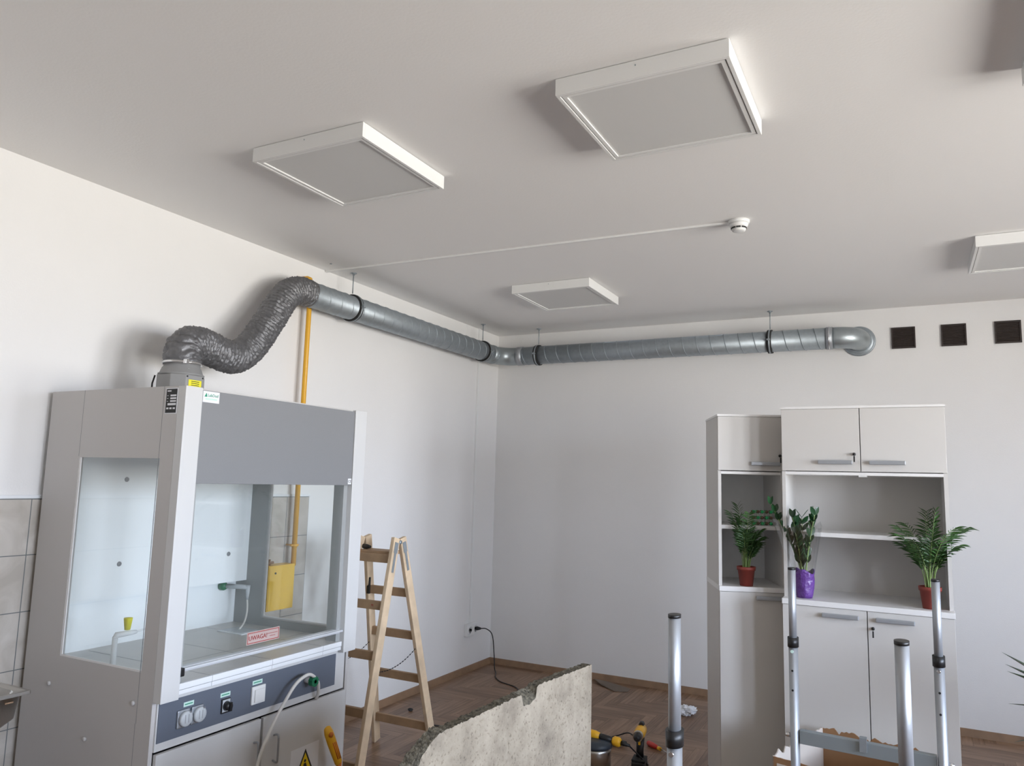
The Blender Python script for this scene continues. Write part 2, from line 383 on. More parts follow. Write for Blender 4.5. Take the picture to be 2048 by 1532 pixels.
# corner elbow
EL = .165
arc = [Vector((DX+EL-EL*math.cos(a), DY-EL+EL*math.sin(a), DZ)) for a in [PI/2*k/16 for k in range(17)]]
t = thing('duct_elbow', 'galvanised elbow joining the two spiral ducts in the room corner', 'duct elbow', (DX, DY, DZ), 0, 'duct elbows')
MB().tube([Vector((DX, -.458, DZ))] + arc + [Vector((.388, DY, DZ))], DR, 48).build('bend', M_zinc2, t)
MB().tube([(DX, -.40, DZ), (DX, -.385, DZ)], DR+.004, 48).build('collar', M_zinc, t)
MB().tube([(.325, DY, DZ), (.385, DY, DZ)], DR+.004, 48).build('collar', M_alu, t)
# end elbow into wall
arc = [Vector((3.07+.15*math.sin(a), DY+.15-.15*math.cos(a), DZ)) for a in [PI/2*k/16 for k in range(17)]]
t = thing('duct_elbow', 'galvanised elbow turning from the far wall duct into the wall left of the vents', 'duct elbow', (3.22, 0, DZ), 0, 'duct elbows')
MB().tube([Vector((3.052, DY, DZ))] + arc + [Vector((3.22, -.002, DZ))], DR, 48).build('bend', M_zinc2, t)
MB().tube([(3.0, DY, DZ), (3.045, DY, DZ)], DR+.004, 48).build('collar', M_alu, t)
MB().tube([(3.0+.02, DY, DZ), (3.0+.026, DY, DZ)], DR+.008, 48).build('clamp_band', M_chrome, t)
R = Matrix.Rotation(PI/2, 4, 'X')
MB().lathe([(.086, .004), (.118, .004), (.118, .010), (.108, .018), (.104, .014), (.098, .030), (.086, .030)], (3.22, 0, DZ), 48, R=R).build('wall_flange', M_zinc, t)
# hangers
def hanger(p, d, label):
    p = Vector(p); d = Vector(d)
    t = thing('pipe_hanger', label, 'pipe hanger', (p.x, p.y, H), 0, 'threaded rod duct hangers')
    MB().tube([p+Vector((0, 0, DR+.02)), Vector((p.x, p.y, H-.004))], .004, 8).build('rod', M_zinc, t)
    MB().lathe([(0, 0), (.022, 0), (.022, -.004), (.008, -.006), (.008, -.016), (0, -.016)], (p.x, p.y, H), 16).build('ceiling_plate', M_zinc, t)
    MB().tube([p-d*.017, p+d*.017], DR+.011, 48).build('rubber_ring', M_blackm, t)
    b = MB(); b.tube([p-d*.006+Vector((0, 0, 0)), p+d*.006], DR+.0135, 48)
    w = Vector((0, 0, 1)).cross(d)
    for sgn in (-1, 1):
        c = p+w*sgn*(DR+.02)
        b.box(c.x-.012, c.x+.012, c.y-.012, c.y+.012, c.z-.006, c.z+.006)
        b.tube([c-Vector((0, 0, .02)), c+Vector((0, 0, .02))], .003, 8)
    b.build('clamp_band', M_blackm if False else M_zinc, t)
    return t
hanger((DX, -2.40, DZ), (0, 1, 0), 'rod hanger holding the left wall duct near the flexible duct')
hanger((DX, -.57, DZ), (0, 1, 0), 'rod hanger holding the left wall duct just before the corner elbow')
hanger((.535, DY, DZ), (1, 0, 0), 'rod hanger holding the far wall duct right after the corner elbow')
hanger((2.585, DY, DZ), (1, 0, 0), 'rod hanger holding the far wall duct near its end elbow')

# flexible duct
path = bez([(.425, -3.96, 2.195), (.423, -3.958, 2.25), (.405, -3.915, 2.305), (.365, -3.81, 2.325), (.337, -3.68, 2.308), (.31, -3.543, 2.305),
            (.283, -3.412, 2.383), (.255, -3.285, 2.524), (.228, -3.171, 2.669), (.2, -3.07, 2.775), (.172, -2.95, 2.83), (.145, -2.845, 2.842), (.145, -2.81, 2.84)], 14)
# resample evenly
acc = [0]
for a, c in zip(path, path[1:]): acc.append(acc[-1]+(c-a).length)
NS = 520; pts = []; j = 0
for i in range(NS+1):
    s_ = acc[-1]*i/NS
    while j < len(acc)-2 and acc[j+1] < s_: j += 1
    pts.append(path[j].lerp(path[j+1], (s_-acc[j])/(acc[j+1]-acc[j])))
b = MB(); bm = b.bm; u = Vector((0, 1, 0)); rings = []; nn = 72
for i in range(NS+1):
    T = (pts[min(i+3, NS)]-pts[max(i-3, 0)]).normalized(); u = (u-T*u.dot(T)).normalized(); w = T.cross(u)
    s_ = acc[-1]*i/NS; ring = []
    for k in range(nn):
        a = 2*PI*k/nn; q = Vector((math.cos(a), math.sin(a), 0))
        n1 = noise.noise(Vector((q.x*1.3, q.y*1.3, s_*9)))
        ph = s_/.026+n1*.5
        rid = abs(math.sin(PI*ph))**.7
        n2 = noise.noise(Vector((q.x*5+3, q.y*5, s_*70)))
        n3 = noise.noise(Vector((q.x*9, q.y*9+7, s_*26)))
        r = .083+.0105*rid-.005+.0045*n2+.0065*n3
        endf = min(1, min(i, NS-i)/14); r = .086+(r-.086)*endf
        ring.append(bm.verts.new(pts[i]+r*(u*q.x+w*q.y)))
    rings.append(ring)
for A, B in zip(rings, rings[1:]):
    for k in range(nn):
        f = bm.faces.new((A[k], A[(k+1) % nn], B[(k+1) % nn], B[k])); f.smooth = True
t = thing('flexible_duct', 'wrinkled dark grey foil flexible duct snaking from the fan up to the spiral duct', 'flexible duct', (.425, -3.96, 2.195))
b.build('foil_hose', M_foil, t)
MB().tube([(.425, -3.96, 2.196), (.425, -3.96, 2.208)], .0905, 48).build('clamp_band', M_chrome, t)
MB().box(.505, .525, -4.02, -4.0, 2.192, 2.212, bev=.002).build('clamp_screw', M_chrome, t)

# fan on the hood
t = thing('extraction_fan', 'grey extraction fan box with round outlet standing on the fume hood', 'fan', (.425, -3.96, 2.034))
cx, cy = .425, -3.96; h_, c_ = .098, .05
oc = [(cx-h_+c_, cy-h_), (cx+h_-c_, cy-h_), (cx+h_, cy-h_+c_), (cx+h_, cy+h_-c_), (cx+h_-c_, cy+h_), (cx-h_+c_, cy+h_), (cx-h_, cy+h_-c_), (cx-h_, cy-h_+c_)]
MB().prism(oc, 2, 2.034, 2.142).build('housing', M_motor, t, bevel=.004)
MB().lathe([(0, 2.142), (.103, 2.142), (.105, 2.148), (.098, 2.152), (.088, 2.178), (.083, 2.182), (.083, 2.20), (0, 2.20)], (cx, cy, 0), 48).build('outlet_cone', M_motor, t)
lb = bx(cx+h_, cx+h_+.001, cy-.035, cy+.038, 2.083, 2.118).build('warning_label', M_ylab, t); lb['label'] = 'yellow label'
b = MB()
for k in range(3): b.box(cx+h_+.001, cx+h_+.0016, cy-.02, cy+.025, 2.109-k*.009, 2.112-k*.009)
b.build('print_lines', M_ink, lb)
bx(cx+.083, cx+.086, cy-.03, cy-.005, 2.155, 2.172, R=None).build('tag', M_paper, t)
for (x, y) in ((cx+h_-.001, cy-h_+c_+.004), (cx+h_-.001, cy+h_-c_-.004)):
    for z in (2.044, 2.132): MB().lathe([(0, 0), (.004, 0), (.004, .003), (0, .003)], (x, y, z), 10, R=Matrix.Rotation(PI/2, 4, 'Y')).build('screw', M_black, t)
MB().tube([(cx-.09, cy-.075, 2.14), (cx-.096, cy-.082, 2.10), (cx-.096, cy-.082, 2.036)], .004, 8).build('cable', M_black, t)

# ------------------------------------------------------------------ fume hood
HX0, HX1, HY0, HY1, HT = .04, .93, -4.334, -3.162, 2.033
hood = thing('fume_hood', 'tall light grey laboratory fume hood with glass sash standing on the left', 'fume hood', (.04, -4.334, 0))
def side(y0, y1, name, lab=None):
    b = MB(); X1 = .885
    b.box(HX0, .282, y0, y1, 0, HT); b.box(.806, X1, y0, y1, 0, HT)
    b.box(.282, .806, y0, y1, 0, .892); b.box(.282, .806, y0, y1, 1.736, HT)
    o = b.build(name, M_hoods, hood); return o
sL = side(HY0, HY0+.018, 'side_panel'); sR = side(HY1-.018, HY1, 'side_panel')
for s_, y in ((sL, HY0), (sR, HY1-.018)):
    bx(.282, .806, y+.007, y+.011, .892, 1.736).build('glass_pane', M_glass, s_)
    f = MB(); yy = y+.011
    f.box(.282, .290, y+.002, y+.0065, .892, 1.736); f.box(.290, .806, y+.002, y+.0065, .892, .899)
    f.build('glazing_bead', M_cabe, s_)
b = MB()
for x in (.274, .798): b.box(x, x+.0022, HY0-.0004, HY0+.001, .70 if x > .5 else 1.74, HT)
b.box(.794, .7962, HY0-.0004, HY0+.001, 0, .70); b.build('panel_seams', M_dark, sL)
for (x, z) in ((.229, .772), (.775, .773), (.499, .591), (.15, .35), (.6, .2)):
    MB().lathe([(0, 0), (.009, 0), (.009, .006), (.006, .009), (0, .009)], (x, HY0, z), 14, R=Matrix.Rotation(PI/2, 4, 'X')).build('cover_cap', M_hoods, sL)
# front posts
for y0, y1, nm in ((HY0, -4.250, 'L'), (-3.257, HY1, 'R')):
    MB().box(.885, HX1, y0, y1, .789, HT).build('front_post', M_hood, hood, bevel=.002)
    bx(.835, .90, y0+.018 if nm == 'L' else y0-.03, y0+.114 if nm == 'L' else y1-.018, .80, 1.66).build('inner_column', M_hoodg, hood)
# back, roof, inner lining
bx(HX0, HX0+.012, HY0+.018, HY1-.018, 0, HT).build('back_panel', M_hoodw, hood)
bx(HX0, HX1-.02, HY0+.018, HY1-.018, HT-.018, HT-.001).build('roof_panel', M_hoods, hood)
b = MB(); b.box(HX0+.012, .07, HY0+.018, HY1-.018, .80, HT-.02); b.build('inner_back', M_hoodw, hood)
bx(.14, .15, HY0+.03, HY1-.03, 1.083, 1.80).build('baffle', M_hoodw, hood)
for yy in (HY0+.2, HY1-.23): bx(.07, .14, yy, yy+.03, 1.3, 1.5).build('baffle_bracket', M_hoodw, hood)
for (y, z) in ((-4.0, 1.64), (-4.0, 1.238), (-3.335, 1.238), (-3.335, 1.64)):
    MB().lathe([(0, 0), (.012, 0), (.011, .003), (0, .004)], (.15, y, z), 16, R=Matrix.Rotation(PI/2, 4, 'Y')).build('cap', M_dark, hood)
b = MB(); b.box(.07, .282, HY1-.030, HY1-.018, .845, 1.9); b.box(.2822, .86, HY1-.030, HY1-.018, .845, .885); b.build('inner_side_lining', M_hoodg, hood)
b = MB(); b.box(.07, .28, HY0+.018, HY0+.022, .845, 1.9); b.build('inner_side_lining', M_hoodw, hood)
b = MB(); b.box(.075, .80, HY0+.03, HY1-.035, 1.80, 1.815); b.build('inner_ceiling', M_hoodw, hood)
# dark front panel and labels
fp = bx(HX1-.025, HX1-.005, -4.248, -3.259, 1.637, HT-.008, bev=.002).build('front_panel', M_dark, hood); fp['label'] = 'mid grey upper front panel'
lg = bx(HX1-.005, HX1-.004, -4.245, -4.160, 1.975, 2.022, bev=.0).build('maker_label', M_mint if False else M_paper, fp)
text('lettering', 'LabDud', .0175, (HX1-.0036, -4.222, 2.000), (0, 1, 0), (0, 0, 1), M_inkg, lg)
b = MB(); b.box(HX1-.004, HX1-.0036, -4.232, -4.172, 1.986, 1.993); b.build('green_band', M_mint, lg)
b = MB(); b.prism([(-4.238, 1.998), (-4.229, 2.014), (-4.2275, 2.014), (-4.224, 1.998)], 0, HX1-.004, HX1-.0036); b.build('flask_mark', M_inkg, lg)
lg = bx(HX1-.005, HX1-.004, -3.288, -3.262, 1.643, 1.672).build('mark_label', M_paper, fp)
text('lettering', 'CE', .019, (HX1-.0036, -3.287, 1.651), (0, 1, 0), (0, 0, 1), M_ink, lg)
# rating plate on side
pl = bx(.812, .884, HY0-.0012, HY0, 1.918, 2.025).build('rating_plate', M_paper, sL)
b = MB(); b.box(.816, .880, HY0-.0018, HY0-.0012, 1.922, 2.021); b.build('plate_field', M_ink, pl)
b = MB()
def wbox(x0, x1, z0, z1): b.box(x0, x1, HY0-.0024, HY0-.0018, z0, z1)
for k in range(3): wbox(.842, .877, 1.990-k*.0115, 1.997-k*.0115)
wbox(.828, .877, 1.953, 1.962)
for x in (.822, .841, .861): wbox(x, x+.013, 1.937, 1.944)
wbox(.822, .845, 2.010, 2.015)
for k in range(3): wbox(.822, .830, 1.992-k*.0115, 1.994-k*.0115)
b.build('plate_boxes', M_paper, pl)
# sash
sash = bx(.882, .888, -4.249, -3.26, .905, 1.66).build('sash_glass', M_glass, hood)
b = MB(); b.box(.870, .905, -4.248, -3.262, .884, .905, bev=.004); b.box(.905, .922, -4.235, -3.258, .892, .903, bev=.004)
h = b.build('sash_handle', mat('pale_anodised', (.66, .68, .71), .4, metal=.2), sash)
bx(.87, .925, -4.249, -4.225, .872, .906, bev=.006).build('end_stop', M_black, sash)
st = bx(.8885, .8895, -3.876, -3.678, .926, .981).build('warning_label', mat('pale_red_label', (.50, .38, .35), .5), sash); st['label'] = 'red and white warning label'
b = MB()
for (y0, y1, z0, z1) in ((-3.872, -3.682, .974, .977), (-3.872, -3.682, .930, .933), (-3.872, -3.869, .930, .977), (-3.685, -3.682, .930, .977)): b.box(.8895, .8900, y0, y1, z0, z1)
for k in range(2): b.box(.8895, .8900, -3.752+k*.014, -3.69-k*.014, .958-k*.012, .960-k*.012)
b.build('frame_lines', M_inkr, st)
text('lettering', 'UWAGA!', .0275, (.8903, -3.866, .944), (0, 1, 0), (0, 0, 1), M_inkr, st)
# worktop
wt = MB(); wt.box(.07, .45, HY0+.02, HY1-.03, .80, .845); wt.box(.45, .905, HY0+.02, HY1-.03, .80, .845)
wt = wt.build('worktop', M_tilew, hood)
b = MB(); Y = [-4.249, -4.08, -3.74, -3.40, -3.262]
for a, c in zip(Y, Y[1:]): b.box(.905, .921, a+.0008, c-.0008, .822, .846, bev=.002); b.box(.905, .918, a+.0008, c-.0008, .803, .820, bev=.002)
b.build('edge_tiles', M_whitet, wt)
b = MB()
for y in (-4.08, -3.74, -3.40): b.box(.10, .905, y-.001, y+.001, .845, .8455)
b.box(.07, .905, -4.30, -3.2, .845, .8454) if False else b.box(.62, .622, HY0+.03, HY1-.04, .845, .8455)
b.build('tile_joints', M_dark, wt)
# cup sink
b = MB(); b.box(.22, .40, -3.44, -3.30, .845, .850, bev=.002); snk = b.build('cup_sink', M_whitet, hood)
bx(.235, .385, -3.425, -3.315, .850, .851).build('sink_basin', M_sockg, snk)
# taps
tp = MB(); tp.lathe([(.018, .845), (.018, .85), (.012, .855), (.011, .98), (0, .985)], (.50, -4.24, 0), 16)
tp.tube([(.50, -4.24, .972), (.50, -4.235, .985), (.50, -4.17, .985), (.50, -4.14, .985)], [.012, .013, .011, .008], 12); tp.tube([(.50, -4.14, .985), (.50, -4.10, .99)], .004, 8)
tp = tp.build('gas_tap', M_whitet, hood)
MB().lathe([(0, 0), (.012, 0), (.018, .045), (.018, .05), (0, .05)], (.50, -4.185, 1.0), 12).build('tap_knob', M_ylab, tp)
tp = MB(); tp.tube([(.075, -3.30, 1.055), (.20, -3.27, 1.057), (.24, -3.262, 1.056)], .013, 12); tp.tube([(.24, -3.262, 1.068), (.24, -3.262, 1.03), (.24, -3.262, .99)], [.013, .011, .006], 12)
tp = tp.build('water_tap', M_sockg, hood)
MB().lathe([(0, 0), (.024, 0), (.024, .02), (.016, .035), (0, .035)], (.075, -3.30, 1.055), 16, R=Matrix.Rotation(PI/2, 4, 'Y')).build('tap_flange', M_green, tp)
MB().tube(bez([(.24, -3.262, .995), (.245, -3.262, .93), (.27, -3.30, .88), (.30, -3.36, .853)], 6), .005, 8).build('tap_hose', M_rub, tp)
# lower body
lb_ = MB(); lb_.box(.78, .80, -4.316, -3.185, 0.0, .798)
lb_.build('gap_shade_sheet', M_dark, hood)  # dark sheet set back behind the doors, colouring their gaps as shade
cp = MB(); cp.box(.80, .893, -4.316, -3.20, .601, .797, bev=.001); cp = cp.build('control_frame', M_hood, hood)
pn = bx(.893, .896, -4.310, -3.272, .632, .784).build('control_panel', M_ctrl, hood); pn['label'] = 'slate blue control panel'
def socket(y):
    s_ = bx(.896, .904, y-.03, y+.03, .665, .735, bev=.006).build('socket', M_alu, pn)
    MB().lathe([(0, 0), (.030, 0), (.030, .012), (.026, .016), (0, .016)], (.904, y+.004, .70), 24, R=Matrix.Rotation(PI/2, 4, 'Y')).build('socket_lid', M_sockg, s_)
    b = MB(); b.box(.9195, .9205, y-.006, y-.004, .685, .718); b.box(.9195, .9205, y+.010, y+.012, .685, .718); b.box(.9195, .921, y+.014, y+.022, .722, .728); b.build('lid_mark', M_dark, s_)
socket(-4.196); socket(-4.128)
for (y0, y1, z) in ((-4.195, -4.145, .742), (-4.008, -3.955, .735), (-3.83, -3.772, .748)):
    q = bx(.896, .8965, y0, y1, z, z+.018).build('small_label', M_mint, pn); bx(.8965, .8968, y0+.006, y1-.006, z+.007, z+.011).build('print_lines', M_inkg, q)
q = bx(.896, .902, -4.003, -3.955, .668, .728, bev=.003).build('rotary_switch', M_black, pn)
bx(.902, .903, -3.999, -3.959, .674, .724).build('switch_plate', M_sockg, q)
b = MB(); b.lathe([(0, 0), (.020, 0), (.016, .022), (0, .022)], (.903, -3.978, .698), 16, R=Matrix.Rotation(PI/2, 4, 'Y')); b.box(.92, .932, -3.984, -3.972, .68, .716); b.build('switch_knob', M_black, q)
q = bx(.896, .906, -3.838, -3.758, .665, .742, bev=.003).build('light_switch', M_white, pn)
MB().prism([(.906, -3.822), (.909, -3.822), (.914, -3.77), (.906, -3.77)], 2, .673, .734).build('rocker', M_white, q) if False else bx(.906, .912, -3.824, -3.765, .675, .728, bev=.002).build('rocker', M_white, q)
q = MB().lathe([(0, 0), (.014, 0), (.014, .035), (0, .035)], (.896, -3.485, .70), 14, R=Matrix.Rotation(PI/2, 4, 'Y')).build('water_valve', M_whitet, pn)
b = MB()
for k in range(4):
    R = Matrix.Translation((.931, -3.485, .70)) @ Matrix.Rotation(k*PI/4+.3, 4, 'X'); b.box(0, .026, -.024, .024, -.008, .008, bev=.003, R=R)
b.build('valve_knob', M_green, q)
# doors
for (y0, y1, hy) in ((-4.312, -3.770, -3.806), (-3.755, -3.190, -3.684)):
    d = bx(.885, .903, y0, y1, .06, .592, bev=.0015).build('door', M_hood, hood)
    MB().tube(bez([(.903, hy, .50), (.925, hy, .505), (.932, hy, .49), (.932, hy, .40), (.925, hy, .385), (.903, hy, .39)], 5), .0045, 8).build('handle', M_alu, d)
    if hy > -3.7: dR = d
pp = bx(.903, .9035, -3.567, -3.373, .18, .395).build('warning_sheet', M_paper, dR); pp['label'] = 'white sheet with a yellow warning triangle'
MB().prism([(-3.545, .235), (-3.39, .235), (-3.4675, .38)], 0, .9035, .904).build('triangle_border', M_ink, pp)
MB().prism([(-3.53, .243), (-3.405, .243), (-3.4675, .362)], 0, .904, .9045).build('triangle', mat('sign_yellow', (.85, .60, .01), .5), pp)
b = MB(); b.prism([(-3.477, .255), (-3.458, .255), (-3.455, .30), (-3.461, .315), (-3.474, .315), (-3.480, .30)], 0, .9045, .905); b.lathe([(0, 0), (.007, 0), (.007, .0005), (0, .0005)], (.9045, -3.4675, .325), 12, R=Matrix.Rotation(PI/2, 4, 'Y'))
b.build('figure_mark', M_ink, pp)

# white hose over green valve
b = MB(); b.tube(bez([(.91, -3.42, .598), (.925, -3.425, .63), (.945, -3.455, .69), (.95, -3.51, .735), (.952, -3.56, .738), (.952, -3.62, .712), (.955, -3.69, .645), (.96, -3.76, .565), (.97, -3.84, .44), (1.0, -3.90, .25), (1.03, -3.95, .05), (1.06, -4.0, .012), (1.12, -4.1, .010)], 8), .0080, 10)
tag(b.build('rubber_hose', M_rub), 'thin white hose draped over the green valve of the fume hood', 'hose')
# yellow handled tool
t = thing('hand_tool', 'yellow plastic handled tool standing upright before the hood door beside the warning sheet', 'tool', (1.0, -3.33, 0))
b = MB(); P0 = Vector((.99, -3.32, .285)); P1 = Vector((.965, -3.395, .47))
b.tube([P0.lerp(P1, k) for k in (0, .04, .3, .6, .85, .97, 1.0)], [.018, .022, .025, .027, .026, .019, .008], 16, ell=(1, .7), upv=(0, 1, 0)); b.build('handle', M_tool, t)
MB().lathe([(0, 0), (.012, 0), (.012, .036), (0, .036)], (.957, -3.388, .436), 14, R=Matrix.Rotation(PI/2, 4, 'Y')).build('hanging_eye', M_orange, t)
b = MB()
for k in (-.010, 0, .010): b.tube([P0.lerp(P1, .15)+Vector((.016, k, 0)), P0.lerp(P1, .6)+Vector((.018, k, 0))], .003, 6)
b.build('grip_rib', M_orange, t)
MB().tube([P0+Vector((0, 0, .005)), P0-Vector((0, 0, .05))], [.015, .010], 12).build('collar', M_orange, t)
MB().tube([P0-Vector((0, 0, .04)), Vector((1.005, -3.30, .0))], .008, 10).build('shaft', M_zinc, t)

# ------------------------------------------------------------------ gas pipe and box
t = thing('gas_pipe', 'yellow gas pipe running down the left wall into the gas box', 'gas pipe', (.075, -2.742, 1.13))
MB().tube([(.075, -2.742, 1.12), (.075, -2.742, 2.945), (.068, -2.742, 2.965), (.045, -2.742, 2.975), (.0, -2.742, 2.975)], .016, 16).build('pipe', M_yel, t)
for z in (1.245, 2.91, 2.0):
    b = MB(); b.tube([(.075, -2.742, z-.008), (.075, -2.742, z+.008)], .023, 16); b.box(.0, .056, -2.748, -2.736, z-.005, z+.005)
    b.tube([(.075, -2.775, z), (.075, -2.709, z)], .007, 8); b.build('pipe_clamp', M_yel, t)
t = thing('gas_meter_box', 'yellow sheet metal gas box on the tiled wall behind the fume hood glass', 'gas box', (.0, -2.86, .868))
bx(.009, .10, -2.972, -2.752, .868, 1.135, bev=.004).build('housing', M_yelbox, t)
bx(.10, .103, -2.966, -2.758, .874, 1.13, bev=.001).build('door', M_yelbox, t)
MB().lathe([(0, 0), (.006, 0), (.006, .005), (0, .005)], (.103, -2.92, 1.09), 12, R=Matrix.Rotation(PI/2, 4, 'Y')).build('lock', M_blackm, t)
b = MB(); b.tube([(.06, -2.965, 1.145), (.06, -2.90, 1.15)], .009, 10); b.tube([(.06, -2.93, 1.135), (.06, -2.93, 1.17)], .007, 8); b.build('valve', M_skirt, t)

# socket, plug, cord
t = thing('wall_socket', 'white double surface socket on the left wall close to the room corner', 'socket', (0, -.38, .30))
bx(0, .035, -.485, -.29, .312, .418, bev=.005).build('housing', M_white, t)
for y in (-.435, -.34): MB().lathe([(.036, 0), (.036, .004), (.030, .004), (.028, -.008), (0, -.008)], (.035, y, .365), 20, R=Matrix.Rotation(PI/2, 4, 'Y')).build('outlet', M_cabe, t)
t = thing('extension_cable', 'black power cord with plug hanging from the wall socket down to the parquet', 'power cord', (.06, -.33, .37))
MB().tube([(.03, -.34, .365), (.055, -.34, .367), (.085, -.335, .368)], [.016, .017, .009], 12).build('plug', M_black, t)
MB().tube(bez([(.08, -.336, .368), (.13, -.31, .365), (.17, -.275, .31), (.185, -.26, .15), (.20, -.27, .03), (.24, -.32, .006), (.31, -.45, .005), (.42, -.56, .005), (.6, -.64, .005), (.72, -.80, .005)], 8), .0045, 8).build('cord', M_black, t)

# vents
for i, (x, lab) in enumerate(((3.447, 'dark brown wall vent nearest the duct elbow, leftmost of three'), (3.781, 'dark brown wall vent in the middle of three'), (4.121, 'dark brown wall vent at the right picture edge'))):
    t = thing('wall_vent', lab, 'vent', (x+.081, 0, 2.768), 0, 'square wall vents')
    z0, z1, x1 = 2.767, 2.931, x+.163
    b = MB(); b.box(x, x1, -.012, 0, z0, z0+.01); b.box(x, x1, -.012, 0, z1-.01, z1); b.box(x, x+.01, -.012, 0, z0+.01, z1-.01); b.box(x1-.01, x1, -.012, 0, z0+.01, z1-.01)
    b.build('frame', M_vent, t)
    bx(x+.01, x1-.01, -.004, 0, z0+.01, z1-.01).build('backing', M_vent, t)
    b = MB()
    for k in range(12):
        z = z0+.018+k*.0115; R = Matrix.Translation((0, -.006, z)) @ Matrix.Rotation(-.6, 4, 'X')
        b.box(x+.01, x1-.01, -.005, .004, -.0008, .0008, R=R)
    b.build('louvre', M_vent, t)

# ------------------------------------------------------------------ ladder
lad = thing('step_ladder', 'wooden folding step ladder standing open to the right of the fume hood', 'ladder', (.65, -2.62, 0))
ZT = 1.325
def rail(p0, p1, name='side_rail'):
    p0 = Vector(p0); p1 = Vector(p1); d = (p1-p0); L = d.length; d.normalize()
    xv = Vector((1, 0, 0)); yv = d.cross(xv).normalized(); xv = yv.cross(d).normalized()
    R = Matrix.Translation(p0) @ Matrix((xv, yv, d)).transposed().to_4x4()
    b = MB(); b.box(-.012, .012, -.030, .030, 0, L, bev=.003, R=R)
    return b.build(name, M_wood, lad), R, L
def side_x(s, z): return (.865-.075*z/ZT) if s else (.425+.105*z/ZT)
def sec_y(far, z): return (-2.265-.33*z/ZT) if far else (-3.02+.365*z/ZT)
rails = {}
for far in (0, 1):
    for s in (0, 1):
        rails[far, s] = rail((side_x(s, 0), sec_y(far, 0), .008), (side_x(s, ZT), sec_y(far, ZT), ZT))[0]
def rung(far, z, hgt=.05):
    y = sec_y(far, z); x0 = side_x(0, z)+.012; x1 = side_x(1, z)-.012
    b = MB(); b.box(x0, x1, y-.012, y+.012, z-hgt/2, z+hgt/2, bev=.004)
    return b.build('rung', M_woodd, lad)
for z in (.39, .68, .945, .13): r_ = rung(0, z)
rung(0, 1.205, .05)
for z in (.99, .73, .465, .17): rung(1, z)
b = MB(); b.box(side_x(0, 1.23)+.012, side_x(1, 1.23)-.012, -2.675, -2.56, 1.228, 1.246, bev=.003); b.build('top_step', M_woodd, lad)
mk = text('stamp', 'M', .02, (.72, sec_y(0, .945)-.0128, .938), (1, 0, 0), (0, 0, 1), M_inkr, lad)
for s in (1, 0):
    x = side_x(s, ZT)+(.013 if s else -.013)
    b = MB()
    for far, sg in ((0, -1), (1, 1)):
        pts_ = [Vector((x+(.009 if s else -.009)*0+ (side_x(s, z)-side_x(s, ZT)), sec_y(far, z), z)) for z in (1.30, 1.24, 1.13)]
        for a, c in zip(pts_, pts_[1:]):
            d = (c-a); L = d.length; d.normalize(); yv = d.cross(Vector((1, 0, 0))).normalized(); xv = yv.cross(d)
            R = Matrix.Translation(a) @ Matrix((xv, yv, d)).transposed().to_4x4()
            wdt = .017 if a.z > 1.27 else .0095; b.box(-.002, .002, -wdt, wdt, 0, L, R=R)
    b.lathe([(0, -.004), (.012, -.004), (.012, .006), (0, .006)], (x, -2.627, 1.30), 14, R=Matrix.Rotation(PI/2, 4, 'Y'))
    b.build('hinge', M_zinc, lad)
# chain
for s in (1, 0):
    za = .64; A = Vector((side_x(s, .60)-.0, sec_y(0, .60), .60)); B = Vector((side_x(s, .67), sec_y(1, .67), .67))
    b = MB(); n = 34
    for k in range(n):
        tt = (k+.5)/n; p = A.lerp(B, tt)-Vector((0, 0, .07*4*tt*(1-tt)*.6)); q = A.lerp(B, min(1, (k+1.1)/n)); q -= Vector((0, 0, .07*4*((k+1.1)/n)*(1-(k+1.1)/n)*.6))
        b.tube([p, q], .0034 if k % 2 else .0016, 5)
    b.build('chain', M_blackm, lad)
# black tool on top step + black item hanging
b = MB(); b.tube([(.44, -2.62, 1.262), (.50, -2.63, 1.264), (.57, -2.645, 1.262), (.60, -2.65, 1.262)], [.012, .014, .015, .008], 12)
tag(b.build('tool_handle', M_black), 'black tool handle lying on the ladder top step', 'tool')
b = MB(); b.prism([(-2.55, .97), (-2.53, .97), (-2.53, 1.07), (-2.55, 1.04)], 0, .495, .53) if False else b.box(.508, .528, -2.548, -2.535, .965, 1.065, bev=.002)
bk = b.build('black_tape', M_black, lad)

